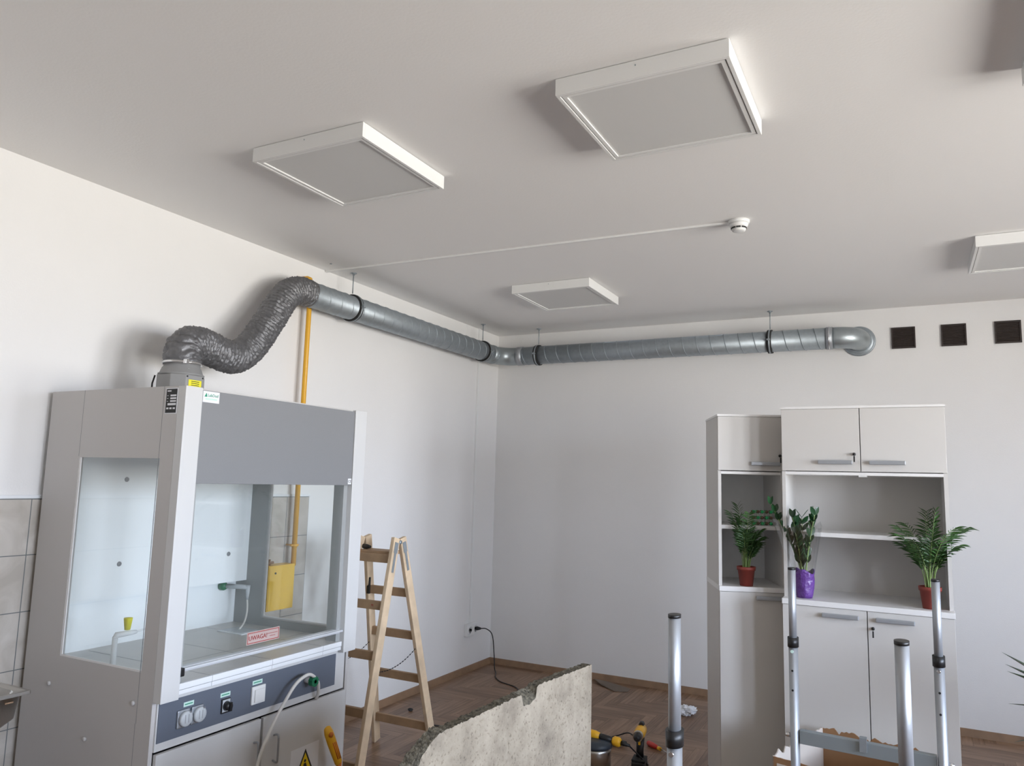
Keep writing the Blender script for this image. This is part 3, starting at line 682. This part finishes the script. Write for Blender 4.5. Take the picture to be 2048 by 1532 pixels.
# ------------------------------------------------------------------ concrete slab in front
p0 = Vector((2.145, -4.36, 0)); p1 = Vector((2.279, -3.241, 0)); d = (p1-p0).normalized(); L = (p1-p0).length; nrm = Vector((d.y, -d.x, 0))
t = thing('concrete_slab', 'broken stained concrete slab standing on edge in the foreground', 'slab', tuple(p0))
def ztop(q):
    key_ = [(0, .795), (.02, .825), (.045, .845), (.10, .872), (.575, .893), (.59, .848), (.635, .846), (.678, .862), (.684, .905), (2, .903)]
    for (a0, z0), (a1, z1) in zip(key_, key_[1:]):
        if q <= a1: return z0+(z1-z0)*(q-a0)/(a1-a0)
NC, NR = 170, 34
cols_ = [L*(k/NC)**1.15 for k in range(NC+1)]
b = MB(); bm = b.bm; th = .045
def layer(kc, t_):
    g_ = []
    for j, q in enumerate(cols_):
        zt = ztop(q)+.0055*noise.noise(Vector((q*40, 3.1, 1)))+.004*noise.noise(Vector((q*120, 7, 2)))
        if kc:
            if q < .13: zt += .010*kc
            if .57 < q < .69: zt += (.896-zt)*kc*.95
            zt -= .012*kc*abs(noise.noise(Vector((q*60, kc*3, 5))))
        col_ = []
        for i in range(NR+1):
            z = zt*i/NR; qq = q
            if j < 12:
                wl_ = (1-j/12); qq += wl_*(.007*noise.noise(Vector((z*30, kc*2, 4)))+.005*noise.noise(Vector((z*90, kc, 6)))-.036*kc*min(1, z*4)*(1 if z < .6 else 1.15))
            col_.append(bm.verts.new(p0+d*qq-nrm*th*t_+Vector((0, 0, max(0, z)))))
        g_.append(col_)
    return g_
G = [layer(0, 0), layer(.5, .33), layer(1, 1)]
for g_ in (G[0], G[2]):
    for j in range(NC):
        for i in range(NR): bm.faces.new((g_[j][i], g_[j+1][i], g_[j+1][i+1], g_[j][i+1])).material_index = 0
for A, B in ((G[0], G[1]), (G[1], G[2])):
    for j in range(NC): bm.faces.new((A[j][NR], A[j+1][NR], B[j+1][NR], B[j][NR])).material_index = 1
    for i in range(NR):
        bm.faces.new((A[0][i], A[0][i+1], B[0][i+1], B[0][i])).material_index = 1
        bm.faces.new((A[NC][i], A[NC][i+1], B[NC][i+1], B[NC][i])).material_index = 0
bmesh.ops.delete(bm, geom=[v for v in bm.verts if not v.link_faces], context='VERTS')
b.build('slab_body', [M_conc, M_broken], t)

# ------------------------------------------------------------------ steel frame (adjustable legs)
fr = thing('steel_table_frame', 'silver adjustable steel table frame with four tall telescopic posts and no top', 'table frame', (3.29, -3.85, 0))
posts = dict(A=(2.997, -4.53), B=(3.497, -4.558), C=(3.092, -3.135), D=(3.597, -3.183))
AX = Vector((.08, 1.4, 0)).normalized()
def oval(b, x, y, z0, z1, r, ex=1.0, n=24):
    b.tube([(x, y, z0), (x, y, z1)], r, n, ell=(1.25, .85), upv=tuple(AX))
for k, (x, y) in posts.items():
    b = MB(); oval(b, x, y, .04, 1.06, .0205); po = b.build('post', M_alu, fr)
    b = MB(); oval(b, x, y, 1.06, 1.358, .0170); b.build('inner_tube', M_alu, po)
    b = MB(); oval(b, x, y, 1.358, 1.366, .0178); b.build('end_cap', M_black, po)
    b = MB(); oval(b, x, y, 1.058, 1.095, .0245); b.build('collar', M_black, po)
    b = MB()
    for z in (.97, .896):
        b.tube([(x-.002, y-.0200, z), (x-.002, y-.0262, z)], .0042, 10)
    b.build('adjusting_hole', M_black, po)
    b = MB(); b.tube([(x-.002, y-.018, 1.043), (x-.002, y-.0275, 1.043)], [.008, .006], 12); b.build('bolt', M_mint if k == 'C' else M_chrome, po)
def beam(a, c, z0, z1, w, name):
    a = Vector((*a, 0)); c = Vector((*c, 0)); d = (c-a); L = d.length; ang = math.atan2(d.y, d.x)
    R = Matrix.Translation(a) @ Matrix.Rotation(ang, 4, 'Z'); b = MB(); b.box(0, L, -w/2, w/2, z0, z1, bev=.002, R=R); return b.build(name, M_zincp, fr)
M_zincp = mat('painted_grey_steel', (.30, .34, .36), .42, metal=.3)
cb = beam((3.112, -3.137), (3.577, -3.181), .698, .748, .03, 'crossbar')
bx(3.325, 3.350, -3.183, -3.155, .715, .765).build('bracket', M_zinc, cb)
for k in 'CD':
    x, y = posts[k]; sx = -1 if k == 'C' else 1
    MB().tube([(x+sx*.016, y-.002, .722), (x+sx*.034, y-.002, .722)], [.010, .008], 10).build('side_bolt', M_chrome, fr)
beam(posts['A'], posts['B'], .30, .35, .03, 'crossbar'); 
for a, c in (('A', 'C'), ('B', 'D')):
    beam(posts[a], posts[c], .0, .04, .05, 'foot_rail')

# ------------------------------------------------------------------ cardboard box
bx0 = Vector((2.935, -2.683, 0)); ux = Vector((.463, -.131, 0)).normalized(); uy = Vector((.193, .562, 0)).normalized()
uy = Vector((-ux.y, ux.x, 0))
t = thing('cardboard_box', 'open cardboard box with torn top edges behind the steel frame', 'box', tuple(bx0))
R = Matrix.Translation(bx0) @ Matrix((ux, uy, Vector((0, 0, 1)))).transposed().to_4x4()
BW, BD, BH = .481, .575, .49
def torn(name, side_, m, hb=BH, amp=.026):
    b = MB(); n = 40; th = .005
    horiz = side_ in 'fb'; Ln = BW if horiz else BD
    top = [hb+amp*noise.noise(Vector((k*.35, ord(side_), 0)))+amp*.6*noise.noise(Vector((k*1.3, ord(side_), 5))) for k in range(n+1)]
    cols = []
    for k in range(n+1):
        s = Ln*k/n
        for o_ in (0, th):
            if side_ == 'f': p = (s, o_)
            if side_ == 'b': p = (s, BD-o_)
            if side_ == 'l': p = (o_, s)
            if side_ == 'r': p = (BW-o_, s)
            cols.append((b.bm.verts.new(R @ Vector((*p, 0.001))), b.bm.verts.new(R @ Vector((*p, top[k])))))
    for k in range(n):
        a, c, e1, g = cols[2*k], cols[2*k+1], cols[2*k+2], cols[2*k+3]
        for q, mi_ in (((a[0], e1[0], e1[1], a[1]), 1), ((c[0], c[1], g[1], g[0]), 0), ((a[1], e1[1], g[1], c[1]), 0), ((a[0], c[0], g[0], e1[0]), 0)):
            b.bm.faces.new(q).material_index = mi_
    b.bm.faces.new((cols[0][0], cols[0][1], cols[1][1], cols[1][0])); b.bm.faces.new((cols[-2][0], cols[-1][0], cols[-1][1], cols[-2][1]))
    return b.build(name, m, t)
torn('side_wall', 'b', [M_card, M_cardw]); torn('side_wall', 'r', [M_card, M_cardw], BH-.01)
wl = torn('side_wall', 'l', [M_cardw, M_cardw]); wf = torn('side_wall', 'f', [M_card, M_card], BH-.005, .003)  # left wall's inner face coloured pale to stand in for window light
b = MB(); b.box(.02, BW-.02, -.001, 0, .1, BH-.03, R=R); lb = b.build('printed_label', M_cardw, wf)
b = MB()
for k in range(4): b.box(.03, .10-.01*(k % 2), -.0016, -.001, BH-.05-k*.02, BH-.046-k*.02, R=R)
b.build('print_lines', M_ink, lb)
b = MB(); b.box(.005, BW-.005, .005, BD-.005, 0.001, .006, R=R); b.build('bottom', M_card, t)

# ------------------------------------------------------------------ cabinets
def handle(x, y, z, L, parent, local=True):
    b = MB(); b.box(x, x+L, y-.024, y-.012, z-.011, z+.011, bev=.004); b.box(x+.004, x+.018, y-.014, y, z-.005, z+.005); b.box(x+L-.018, x+L-.004, y-.014, y, z-.005, z+.005)
    return b.build('handle', M_alu, parent, local=True)
def key(x, y, z, parent):
    b = MB(); R_ = Matrix.Rotation(PI/2, 4, 'X'); b.lathe([(0, 0), (.008, 0), (.008, .006), (0, .006)], (x, y, z), 14, R=R_); b.box(x-.001, x+.001, y-.022, y-.006, z-.008, z+.006)
    b.box(x-.0035, x+.0035, y-.0205, y-.0185, z-.042, z-.010); return b.build('lock_key', M_black, parent, local=True)
def cabinet(root, w, dU, dL, top, zb, zc, shelves, split, splitL, dback):
    """local frame: x to the right along the front, y into the cabinet, y=0 upper front face"""
    yb = dU; th = .018; yL = -dL
    for xa in (0, w-th):
        b = MB(); b.box(xa, xa+th, .018, yb, zb-.002, top-.012); b.box(xa, xa+th, 0, yb, zc, zb-.002); b.box(xa, xa+th, yL+.02, yb, 0, zc-.028)
        bmesh.ops.remove_doubles(b.bm, verts=b.bm.verts, dist=1e-5); b.build('side_panel', M_cab, root, local=True)
    bx(-.003, w+.003, -.004, yb, top-.012, top).build('top_panel', M_cabe, root, local=True)
    bx(th, w-th, yb-.006, yb, .05, top-.012).build('back_panel', M_cab if w > .5 else M_nichelit, root, local=True)  # narrow cabinet's back whitened to imitate light reaching its niche
    bx(th, w-th, 0.0, yb-.006, zb-.018, zb-.002).build('upper_floor', M_cabe, root, local=True)
    bx(-.002, w+.002, yL-.006, yb, zc-.028, zc, bev=.002).build('counter', M_cabe, root, local=True)
    for z in shelves: bx(th, w-th, .04, yb-.006, z-.022, z).build('shelf', M_cabe, root, local=True)
    bx(th, w-th, yL+.05, yL+.065, 0, .08).build('plinth', M_cab, root, local=True)
    bx(th, w-th, yL+.03, yb-.006, .08, .098).build('base_floor', M_cab, root, local=True)
    return yL
bigc = thing('cabinet', 'large white two-column storage cabinet with double doors and open middle shelf', 'cabinet', (2.904, -2.0, 0), 0, 'white storage cabinets')
yL = cabinet(bigc, .796, .42, .075, 2.131, 1.778, 1.103, [1.450], 0, 0, 0)
for (x0, x1, hx, kx) in ((.001, .3955, .187, .368), (.3995, .795, .438, None)):
    d = bx(x0, x1, 0, .018, 1.780, 2.118, bev=.001).build('upper_door', M_cab, bigc, local=True); handle(hx, 0, 1.828, .172, d)
    if kx: key(kx, 0, 1.872, d)
for (x0, x1, hx, kx) in ((.001, .4065, .195, None), (.4105, .795, .448, .434)):
    d = bx(x0, x1, yL, yL+.018, .085, 1.073, bev=.001).build('lower_door', M_cab, bigc, local=True)
    hh = handle(hx, yL, 1.037, .175, d)
    if kx: key(kx, yL, .991, d)
b = MB(); b.box(.385, .425, .01, .05, 1.752, 1.760); b.build('catch', M_white, bigc, local=True)
smc = thing('cabinet', 'narrow white storage cabinet turned at an angle behind the left end of the big one', 'cabinet', (2.539, -1.931, 0), math.radians(22), 'white storage cabinets')
yL = cabinet(smc, .372, .432, .02, 2.106, 1.775, 1.122, [1.462], 0, 0, 0)
d = bx(.001, .371, 0, .018, 1.778, 2.093, bev=.001).build('upper_door', M_cab, smc, local=True); handle(.185, 0, 1.82, .165, d); key(.352, 0, 1.868, d)
d = bx(.001, .371, yL, yL+.018, .085, 1.092, bev=.001).build('lower_door', M_cab, smc, local=True); handle(.200, yL, 1.064, .165, d)

# ------------------------------------------------------------------ plants
def frond(root, base, az, L, lean, rnd, m=M_leaf, droop=1.0, ll=.078):
    b = MB(); bm = b.bm; pts_ = []
    d = Vector((math.cos(az), math.sin(az), 0)); n = 20
    for i in range(n+1):
        s = i/n; out = lean*(s**1.6); zz = s*L*(1-.25*droop*lean*s*s/.5)
        pts_.append(Vector(base)+d*out*L+Vector((0, 0, zz*math.sqrt(max(.1, 1-lean*lean*.5*s)))))
    b.mi = 1; b.tube(pts_, [.0022*(1-.7*i/n) for i in range(n+1)], 6); b.mi = 0
    for i in range(8, n+1):
        for sgn in (-1, 1):
            p = pts_[i]; T = (pts_[min(i+1, n)]-pts_[i-1]).normalized(); S = T.cross(Vector((0, 0, 1)));
            S = S.normalized() if S.length > .01 else Vector((1, 0, 0))
            q = (i-8)/(n-8); l_ = ll*(1-.45*abs(q-.35))*rnd.uniform(.85, 1.1)
            dv = (T*.7+S*sgn*.8*(1-.4*q)+Vector((0, 0, rnd.uniform(-.25, .1)))).normalized()
            wv = dv.cross(S*sgn+Vector((0, 0, .6))).normalized(); hw = .0036
            prev = None; k_ = 5
            for j in range(k_+1):
                u_ = j/k_; c = p+dv*l_*u_-Vector((0, 0, .022*u_*u_*l_/.08)); wd = hw*math.sin(PI*min(.97, .12+u_*.86))
                a1 = bm.verts.new(c+wv*wd); a2 = bm.verts.new(c+wv.cross(dv)*.0012); a3 = bm.verts.new(c-wv*wd)
                if prev:
                    for f in (bm.faces.new((prev[0], a1, a2, prev[1])), bm.faces.new((prev[1], a2, a3, prev[2]))): f.material_index = 0; f.smooth = True
                prev = (a1, a2, a3)
    return b.build('frond', [m, M_stem], root)
def palm(loc, label, hgt, seed, n=15, bias=None):
    rnd = random.Random(seed); x, y, z = loc
    t = thing('potted_palm', label, 'potted plant', loc, 0, 'small parlour palms in terracotta pots')
    MB().lathe([(0, 0), (.036, 0), (.047, .088), (.052, .088), (.053, .108), (.049, .108), (.047, .096), (.04, .094), (0, .094)], loc, 28).build('pot', M_terra, t)
    MB().lathe([(0, .0945), (.044, .095), (.02, .100), (0, .101)], loc, 16).build('soil', M_soil, t)
    for i in range(n):
        az = 2*PI*i/n*2.4+rnd.uniform(-.3, .3); rr = rnd.uniform(0, .02)
        lean = rnd.uniform(.08, .46); L = hgt*rnd.uniform(.5, 1.1)
        if bias is not None and math.cos(az-bias) > .2: L *= .68; lean *= .9
        frond(t, (x+rr*math.cos(az), y+rr*math.sin(az), z+.096), az, L, lean, rnd)
    return t
palm((2.676, -1.845, 1.1225), 'potted palm in terracotta pot on the narrow cabinet', .37, 3, 22, .38)
palm((3.60, -1.985, 1.1035), 'potted palm in terracotta pot at the right end of the big cabinet', .38, 11, 22)
# zz plant in purple wrap
loc = (3.005, -1.985, 1.1035)
t = thing('potted_plant', 'dark leaved plant in shiny purple wrap and clear cellophane on the big cabinet', 'potted plant', loc)
b = MB(); bm = b.bm; rings = []
for i, (r, z) in enumerate([(.001, 0), (.040, 0), (.044, .015), (.05, .05), (.053, .09), (.050, .125), (.054, .140), (.050, .141), (.046, .12), (.03, .11), (.001, .11)]):
    rings.append([bm.verts.new((loc[0]+r*(1+.09*noise.noise(Vector((math.cos(a)*3, math.sin(a)*3, z*22)))*(1 if i > 1 else 0))*math.cos(a), loc[1]+r*(1+.09*noise.noise(Vector((math.cos(a)*3, math.sin(a)*3, z*22))))*math.sin(a), loc[2]+z+(.012*math.sin(a*3) if i in (5, 6, 7) else 0))) for a in [2*PI*k/48 for k in range(48)]])
for A, B in zip(rings, rings[1:]):
    for k in range(48): f = bm.faces.new((A[k], A[(k+1) % 48], B[(k+1) % 48], B[k])); f.smooth = True
b.build('wrapped_pot', M_purple, t)
rnd = random.Random(5)
for i in range(9):
    az = rnd.uniform(0, 2*PI) if i > 1 else PI*(.98); lean = rnd.uniform(.05, .22) if i > 1 else .42; L = rnd.uniform(.22, .34) if i > 1 else (.38, .33)[i]
    b = MB(); bm = b.bm; n = 9; d = Vector((math.cos(az), math.sin(az), 0)); pp_ = [Vector(loc)+Vector((0, 0, .11))+d*(.01+L*lean*(k/n)**1.4)+Vector((0, 0, L*k/n)) for k in range(n+1)]
    b.mi = 1; b.tube(pp_, [.005*(1-.7*k/n) for k in range(n+1)], 7); b.mi = 0
    side_v = Vector((-d.y, d.x, 0))
    for k in range(2, n+1):
        for sg in (-1, 1):
            dv = (side_v*sg*.55+Vector((0, 0, .75))+d*.1*sg).normalized(); wv = dv.cross(Vector((math.cos(az*2+k), math.sin(az*2+k), .1))).normalized(); prev = None; Lf = .055
            for j in range(6):
                u_ = j/5; c = pp_[k]+dv*Lf*u_; wd = .013*math.sin(PI*min(.97, .1+u_*.85)); a1 = bm.verts.new(c+wv*wd); a2 = bm.verts.new(c+wv.cross(dv)*.002); a3 = bm.verts.new(c-wv*wd)
                if prev:
                    for f in (bm.faces.new((prev[0], a1, a2, prev[1])), bm.faces.new((prev[1], a2, a3, prev[2]))): f.smooth = True
                prev = (a1, a2, a3)
    b.build('leaf_stem', [M_leafd, M_stem], t)
M_cello = glassmat('cellophane', (.93, .93, .93), 1.0, 1.9)
b = MB(); bm = b.bm; rings = []
for i in range(13):
    s = i/12; z = .10+s*.29; ring = []
    for k in range(49):
        a = PI*.72+2*PI*.93*k/48; r = .050+.075*s*(1+.25*math.cos(a-PI))+.006*math.sin(a*9+s*3)*s
        ring.append(bm.verts.new((loc[0]+r*math.cos(a)-.012*s, loc[1]+.7*r*math.sin(a)*(1 if math.sin(a) < 0 else .8), loc[2]+z+.02*s*math.sin(a*4))))
    rings.append(ring)
for A, B in zip(rings, rings[1:]):
    for k in range(48): f = bm.faces.new((A[k], A[k+1], B[k+1], B[k])); f.smooth = True
b.build('cellophane_wrap', M_cello, t)
# crystal model on small shelf (rotated frame of small cabinet)
Rs = Matrix.Translation((2.539, -1.931, 0)) @ Matrix.Rotation(math.radians(22), 4, 'Z')
c0 = Rs @ Vector((.275, .12, 1.4625))
t = thing('molecular_model', 'green and brown bead lattice model on the narrow cabinet shelf', 'model', tuple(c0))
M_gb = mat('green_bead', (.04, .50, .17), .3); M_bb = mat('brown_bead', (.16, .11, .07), .3); M_rod = mat('pale_rod', (.62, .70, .50), .5)
Rm = Rs @ Matrix.Translation((.275, .12, 1.4625))
b = MB()
for iz in range(3):
    z = .010+iz*.034
    for iy in range(2): b.tube([Rm @ Vector((-.05, iy*.03, z)), Rm @ Vector((.05, iy*.03, z))], .0015, 6)
for ix in range(5):
    for iy in range(2): b.tube([Rm @ Vector((-.05+ix*.025, iy*.03, .01)), Rm @ Vector((-.05+ix*.025, iy*.03, .078))], .0015, 6)
    for iz in range(3): b.tube([Rm @ Vector((-.05+ix*.025, 0, .01+iz*.034)), Rm @ Vector((-.05+ix*.025, .03, .01+iz*.034))], .0015, 6)
b.build('rods', M_rod, t)
for iz in range(3):
    for ix in range(5):
        for iy in range(2):
            b = MB(); bmesh.ops.create_uvsphere(b.bm, u_segments=14, v_segments=8, radius=.0098, matrix=Matrix.Translation(Rm @ Vector((-.05+ix*.025, iy*.03, .010+iz*.034))))
            for f in b.bm.faces: f.smooth = True
            b.build('bead', M_gb if (ix+iz+iy) % 2 == 0 else M_bb, t)
b = MB(); bmesh.ops.create_uvsphere(b.bm, u_segments=14, v_segments=8, radius=.010, matrix=Matrix.Translation(Rs @ Vector((.345, .12, 1.4725))))
for f in b.bm.faces: f.smooth = True
tag(b.build('bead', M_bb), 'single dark bead beside the green lattice model', 'bead')

# big yucca at right edge
loc = (4.28, -2.5, 0)
t = thing('potted_yucca', 'large long-leaved plant whose leaf tips reach in at the right picture edge', 'potted plant', loc)
MB().lathe([(0, 0), (.12, 0), (.16, .27), (.17, .27), (.17, .30), (.155, .30), (.15, .27), (0, .26)], loc, 32).build('pot', M_terra, t)
MB().lathe([(0, .262), (.145, .262), (.05, .275), (0, .28)], loc, 20).build('soil', M_soil, t)
MB().tube([(4.28, -2.5, .26), (4.275, -2.5, .55), (4.28, -2.5, .80)], [.03, .026, .022], 12).build('trunk', M_scrap, t)
rnd = random.Random(9)
def blade(az, el, L, z0, w=.022):
    b = MB(); bm = b.bm; d = Vector((math.cos(az)*math.cos(el), math.sin(az)*math.cos(el), math.sin(el))); S = d.cross(Vector((0, 0, 1))).normalized(); prev = None
    for j in range(13):
        u_ = j/12; c = Vector((4.28, -2.5, z0))+d*L*u_-Vector((0, 0, .10*u_*u_*L)); wd = w*min(1, (1-u_)*4.2)*(.5+.5*min(1, u_*2.5))+.0005
        a1 = bm.verts.new(c+S*wd); a2 = bm.verts.new(c-Vector((0, 0, wd*.35))); a3 = bm.verts.new(c-S*wd)
        if prev:
            for f in (bm.faces.new((prev[0], a1, a2, prev[1])), bm.faces.new((prev[1], a2, a3, prev[2]))): f.smooth = True
        prev = (a1, a2, a3)
    b.build('leaf', M_leafd, t)
blade(3.12, .62, .53, .76, .034); blade(3.22, .52, .49, .78, .034); blade(3.32, .44, .475, .80, .032)
blade(3.05, .10, .42, .80, .018); blade(3.4, -.12, .43, .78, .014); blade(3.1, 1.03, .60, .76, .014) ; blade(3.35, 1.0, .52, .78, .012)
for i in range(26): blade(rnd.uniform(-2.6, 2.6), rnd.uniform(-.1, 1.3), rnd.uniform(.35, .5), rnd.uniform(.74, .82))

# ------------------------------------------------------------------ stainless sink at left edge
t = thing('steel_sink', 'stainless steel sink basin reaching in at the lower left edge', 'sink', (.28, -5.1, 0))
b = MB(); X0, X1, Y0, Y1, ZR = .01, .552, -5.6, -4.606, .85
def rr(x0, x1, y0, y1, r, z, n=6):
    out = []
    for cx_, cy_, a0 in ((x1-r, y1-r, 0), (x0+r, y1-r, PI/2), (x0+r, y0+r, PI), (x1-r, y0+r, 3*PI/2)):
        for k in range(n+1): a = a0+PI/2*k/n; out.append(Vector((cx_+r*math.cos(a), cy_+r*math.sin(a), z)))
    return out
loops = [rr(X0, X1, Y0, Y1, .008, ZR-.012), rr(X0, X1, Y0, Y1, .008, ZR), rr(X0+.012, X1-.012, Y0+.012, Y1-.012, .01, ZR), rr(X0+.03, X1-.03, Y0+.03, Y1-.03, .05, ZR-.006), rr(X0+.04, X1-.04, Y0+.04, Y1-.04, .06, ZR-.09), rr(X0+.08, X1-.08, Y0+.08, Y1-.08, .07, ZR-.13),
         ]
vl = [[b.bm.verts.new(p) for p in lp] for lp in loops]
for A, B in zip(vl, vl[1:]):
    for k in range(len(A)): b.bm.faces.new((A[k], A[(k+1) % len(A)], B[(k+1) % len(A)], B[k])).smooth = False
b.bm.faces.new(vl[-1])
loops = [rr(X0, X1, Y0, Y1, .008, ZR-.0122), rr(X0+.018, X1-.018, Y0+.018, Y1-.018, .03, ZR-.016), rr(X0+.022, X1-.022, Y0+.022, Y1-.022, .05, ZR-.10), rr(X0+.05, X1-.05, Y0+.05, Y1-.05, .06, ZR-.135), rr(X0+.09, X1-.09, Y0+.09, Y1-.09, .07, ZR-.14)]
vl = [[b.bm.verts.new(p) for p in lp] for lp in loops]
for A, B in zip(vl, vl[1:]):
    for k in range(len(A)): b.bm.faces.new((A[k], A[(k+1) % len(A)], B[(k+1) % len(A)], B[k])).smooth = True
b.bm.faces.new(vl[-1]); b.build('basin', M_steel, t)
bx(X1-.0195, X1-.0165, -4.69, -4.66, ZR-.036, ZR-.031).build('overflow_slot', M_skirt, t)
for (x, y) in ((.47, -4.70), (.08, -4.70), (.47, -5.5), (.08, -5.5)): MB().tube([(x, y, 0), (x, y, ZR-.13)], .018, 14).build('leg', M_steel, t)

# ------------------------------------------------------------------ floor items
# scrap by the far wall
b = MB(); n = 12
A = [(1.08, -.10), (1.20, -.075), (1.42, -.16), (1.43, -.26), (1.33, -.30), (1.18, -.20)]
b.prism(A, 2, .012, .018); o = b.build('board_scrap', M_scrap)
for v in o.data.vertices: v.co.z += .02*max(0, (1.25-v.co.x))/.17*1.0 - .012
for v in o.data.vertices: v.co.z = max(v.co.z, .001)
tag(o, 'torn grey brown scrap of board on the floor by the far wall', 'scrap')
# paper
b = MB(); bmesh.ops.create_icosphere(b.bm, subdivisions=4, radius=.055)
for v in b.bm.verts:
    k = 1+.55*noise.noise(v.co*38)+.35*noise.noise(v.co*80+Vector((3, 1, 2))); v.co *= k; v.co.z *= .6; v.co.x *= 1.2; v.co += Vector((2.0, -.60, .03)); v.co.z = max(v.co.z, .001)
tag(b.build('paper_ball', M_paper), 'crumpled white paper on the parquet between slab and cabinet', 'paper')
# drill
t = thing('cordless_drill', 'black and yellow cordless drill standing on its battery on the floor', 'drill', (2.03, -1.80, 0))
Rz = Matrix.Translation((2.03, -1.80, 0)) @ Matrix.Rotation(-1.42, 4, 'Z')      # local +x = chuck direction
def LB(x0, x1, y0, y1, z0, z1, bev=.004): return MB().box(x0, x1, y0, y1, z0, z1, bev=bev, R=Rz)
LB(-.06, .06, -.04, .04, 0, .045, .008).build('battery', M_black, t)
LB(-.05, .05, -.0405, .0405, .045, .056, .003).build('battery_mount', M_blackm, t)
b = MB(); b.tube([Rz @ Vector(p) for p in ((-.015, 0, .05), (-.02, 0, .10), (-.03, 0, .165))], [.020, .019, .023], 14, ell=(1.2, .85)); b.build('grip', M_black, t)
b = MB(); b.tube([Rz @ Vector((x, 0, .195)) for x in (-.09, -.085, -.03, .03, .045)], [.02, .031, .034, .032, .026], 20); b.build('motor_housing', M_tool, t)
b = MB(); b.tube([Rz @ Vector((x, 0, .195)) for x in (.04, .07)], .030, 20); b.build('torque_ring', M_steel, t)
b = MB(); b.tube([Rz @ Vector((x, 0, .195)) for x in (.07, .075, .10, .112)], [.021, .023, .020, .009], 16); b.build('chuck', M_black, t)
b = MB(); b.box(.0, .012, -.006, .006, .13, .165, bev=.002, R=Rz); b.build('trigger', M_tool, t)
b = MB(); b.tube([Rz @ Vector((x, 0, .225)) for x in (-.09, -.05)], [.018, .015], 12); b.build('rear_cap', M_black, t)
# red screwdriver
t = thing('screwdriver', 'short red handled screwdriver lying on the floor right of the drill', 'screwdriver', (1.99, -1.43, .017))
q0 = Vector((1.955, -1.395, .017)); q1 = Vector((2.075, -1.47, .012))
MB().tube([q0.lerp(q1, k) for k in (0, .05, .3, .6, .7)], [.010, .016, .017, .014, .008], 12).build('handle', M_red, t)
MB().tube([q0.lerp(q1, k) for k in (.70, .88)], .011, 12).build('collar', M_tool, t)
MB().tube([q0.lerp(q1, k) for k in (.88, 1.5)], [.004, .003], 8).build('blade', M_steel, t)
# bucket with lid / sander
t = thing('metal_canister', 'shiny metal canister with dark navy lid beside the slab', 'canister', (1.80, -1.93, 0))
MB().lathe([(0, 0), (.09, 0), (.092, .10), (.09, .12), (0, .12)], (1.80, -1.93, 0), 32).build('can', M_steel, t)
MB().lathe([(0, .12), (.098, .12), (.100, .128), (.096, .15), (.06, .158), (0, .160)], (1.80, -1.93, 0), 32).build('lid', M_navy, t)
# yellow black power tool on top
t = thing('power_tool', 'yellow and black corded power tool lying across the navy lid', 'power tool', (1.80, -1.93, .16))
a_ = Vector((1.70, -1.90, .180)); c_ = Vector((2.0, -1.98, .08))
c_ = Vector((1.97, -1.90, .150))
MB().tube([a_.lerp(c_, k) for k in (0, .1, .3, .42)], [.012, .024, .026, .020], 14).build('gear_head', M_tool, t)
MB().tube([a_.lerp(c_, k) for k in (.42, .5, .72)], [.019, .020, .019], 14).build('body', M_black, t)
MB().tube([a_.lerp(c_, k) for k in (.72, .76, .88, .92)], [.018, .028, .028, .018], 16).build('end_ring', M_tool, t)
MB().tube([a_.lerp(c_, k) for k in (.92, 1.0, 1.12)], [.014, .012, .008], 10).build('cable_guard', M_black, t)
MB().tube(bez([a_.lerp(c_, 1.1), (2.04, -1.84, .08), (2.07, -1.76, .01), (2.0, -1.62, .006), (1.93, -1.52, .05), (1.85, -1.46, .075), (1.76, -1.45, .04), (1.66, -1.46, .006)], 8), .0045, 8).build('cable', M_black, t)
# dark items beside slab top
b = MB(); b.tube([(1.62, -1.62, .02), (1.70, -1.56, .022), (1.80, -1.50, .022), (1.84, -1.48, .018)], [.012, .018, .018, .008], 12)
tag(b.build('black_handle', M_black), 'dark tool grip lying on the floor behind the canister', 'tool')
# dark strip and bit near the ladder
b = MB(); b.tube(bez([(.27, -1.80, .006), (.36, -1.86, .005), (.48, -1.82, .005), (.66, -1.80, .005)], 6), .006, 6, ell=(.5, 1.6))
tag(b.build('metal_strip', M_blackm), 'thin dark strip lying on the floor behind the ladder', 'strip')
b = MB(); bmesh.ops.create_icosphere(b.bm, subdivisions=2, radius=.018)
for v in b.bm.verts: v.co *= 1+.5*noise.noise(v.co*60); v.co.z *= .6; v.co += Vector((.24, -1.62, .010)); v.co.z = max(.001, v.co.z)
tag(b.build('debris', M_blackm), 'small dark lump on the floor near the skirting behind the ladder', 'debris')
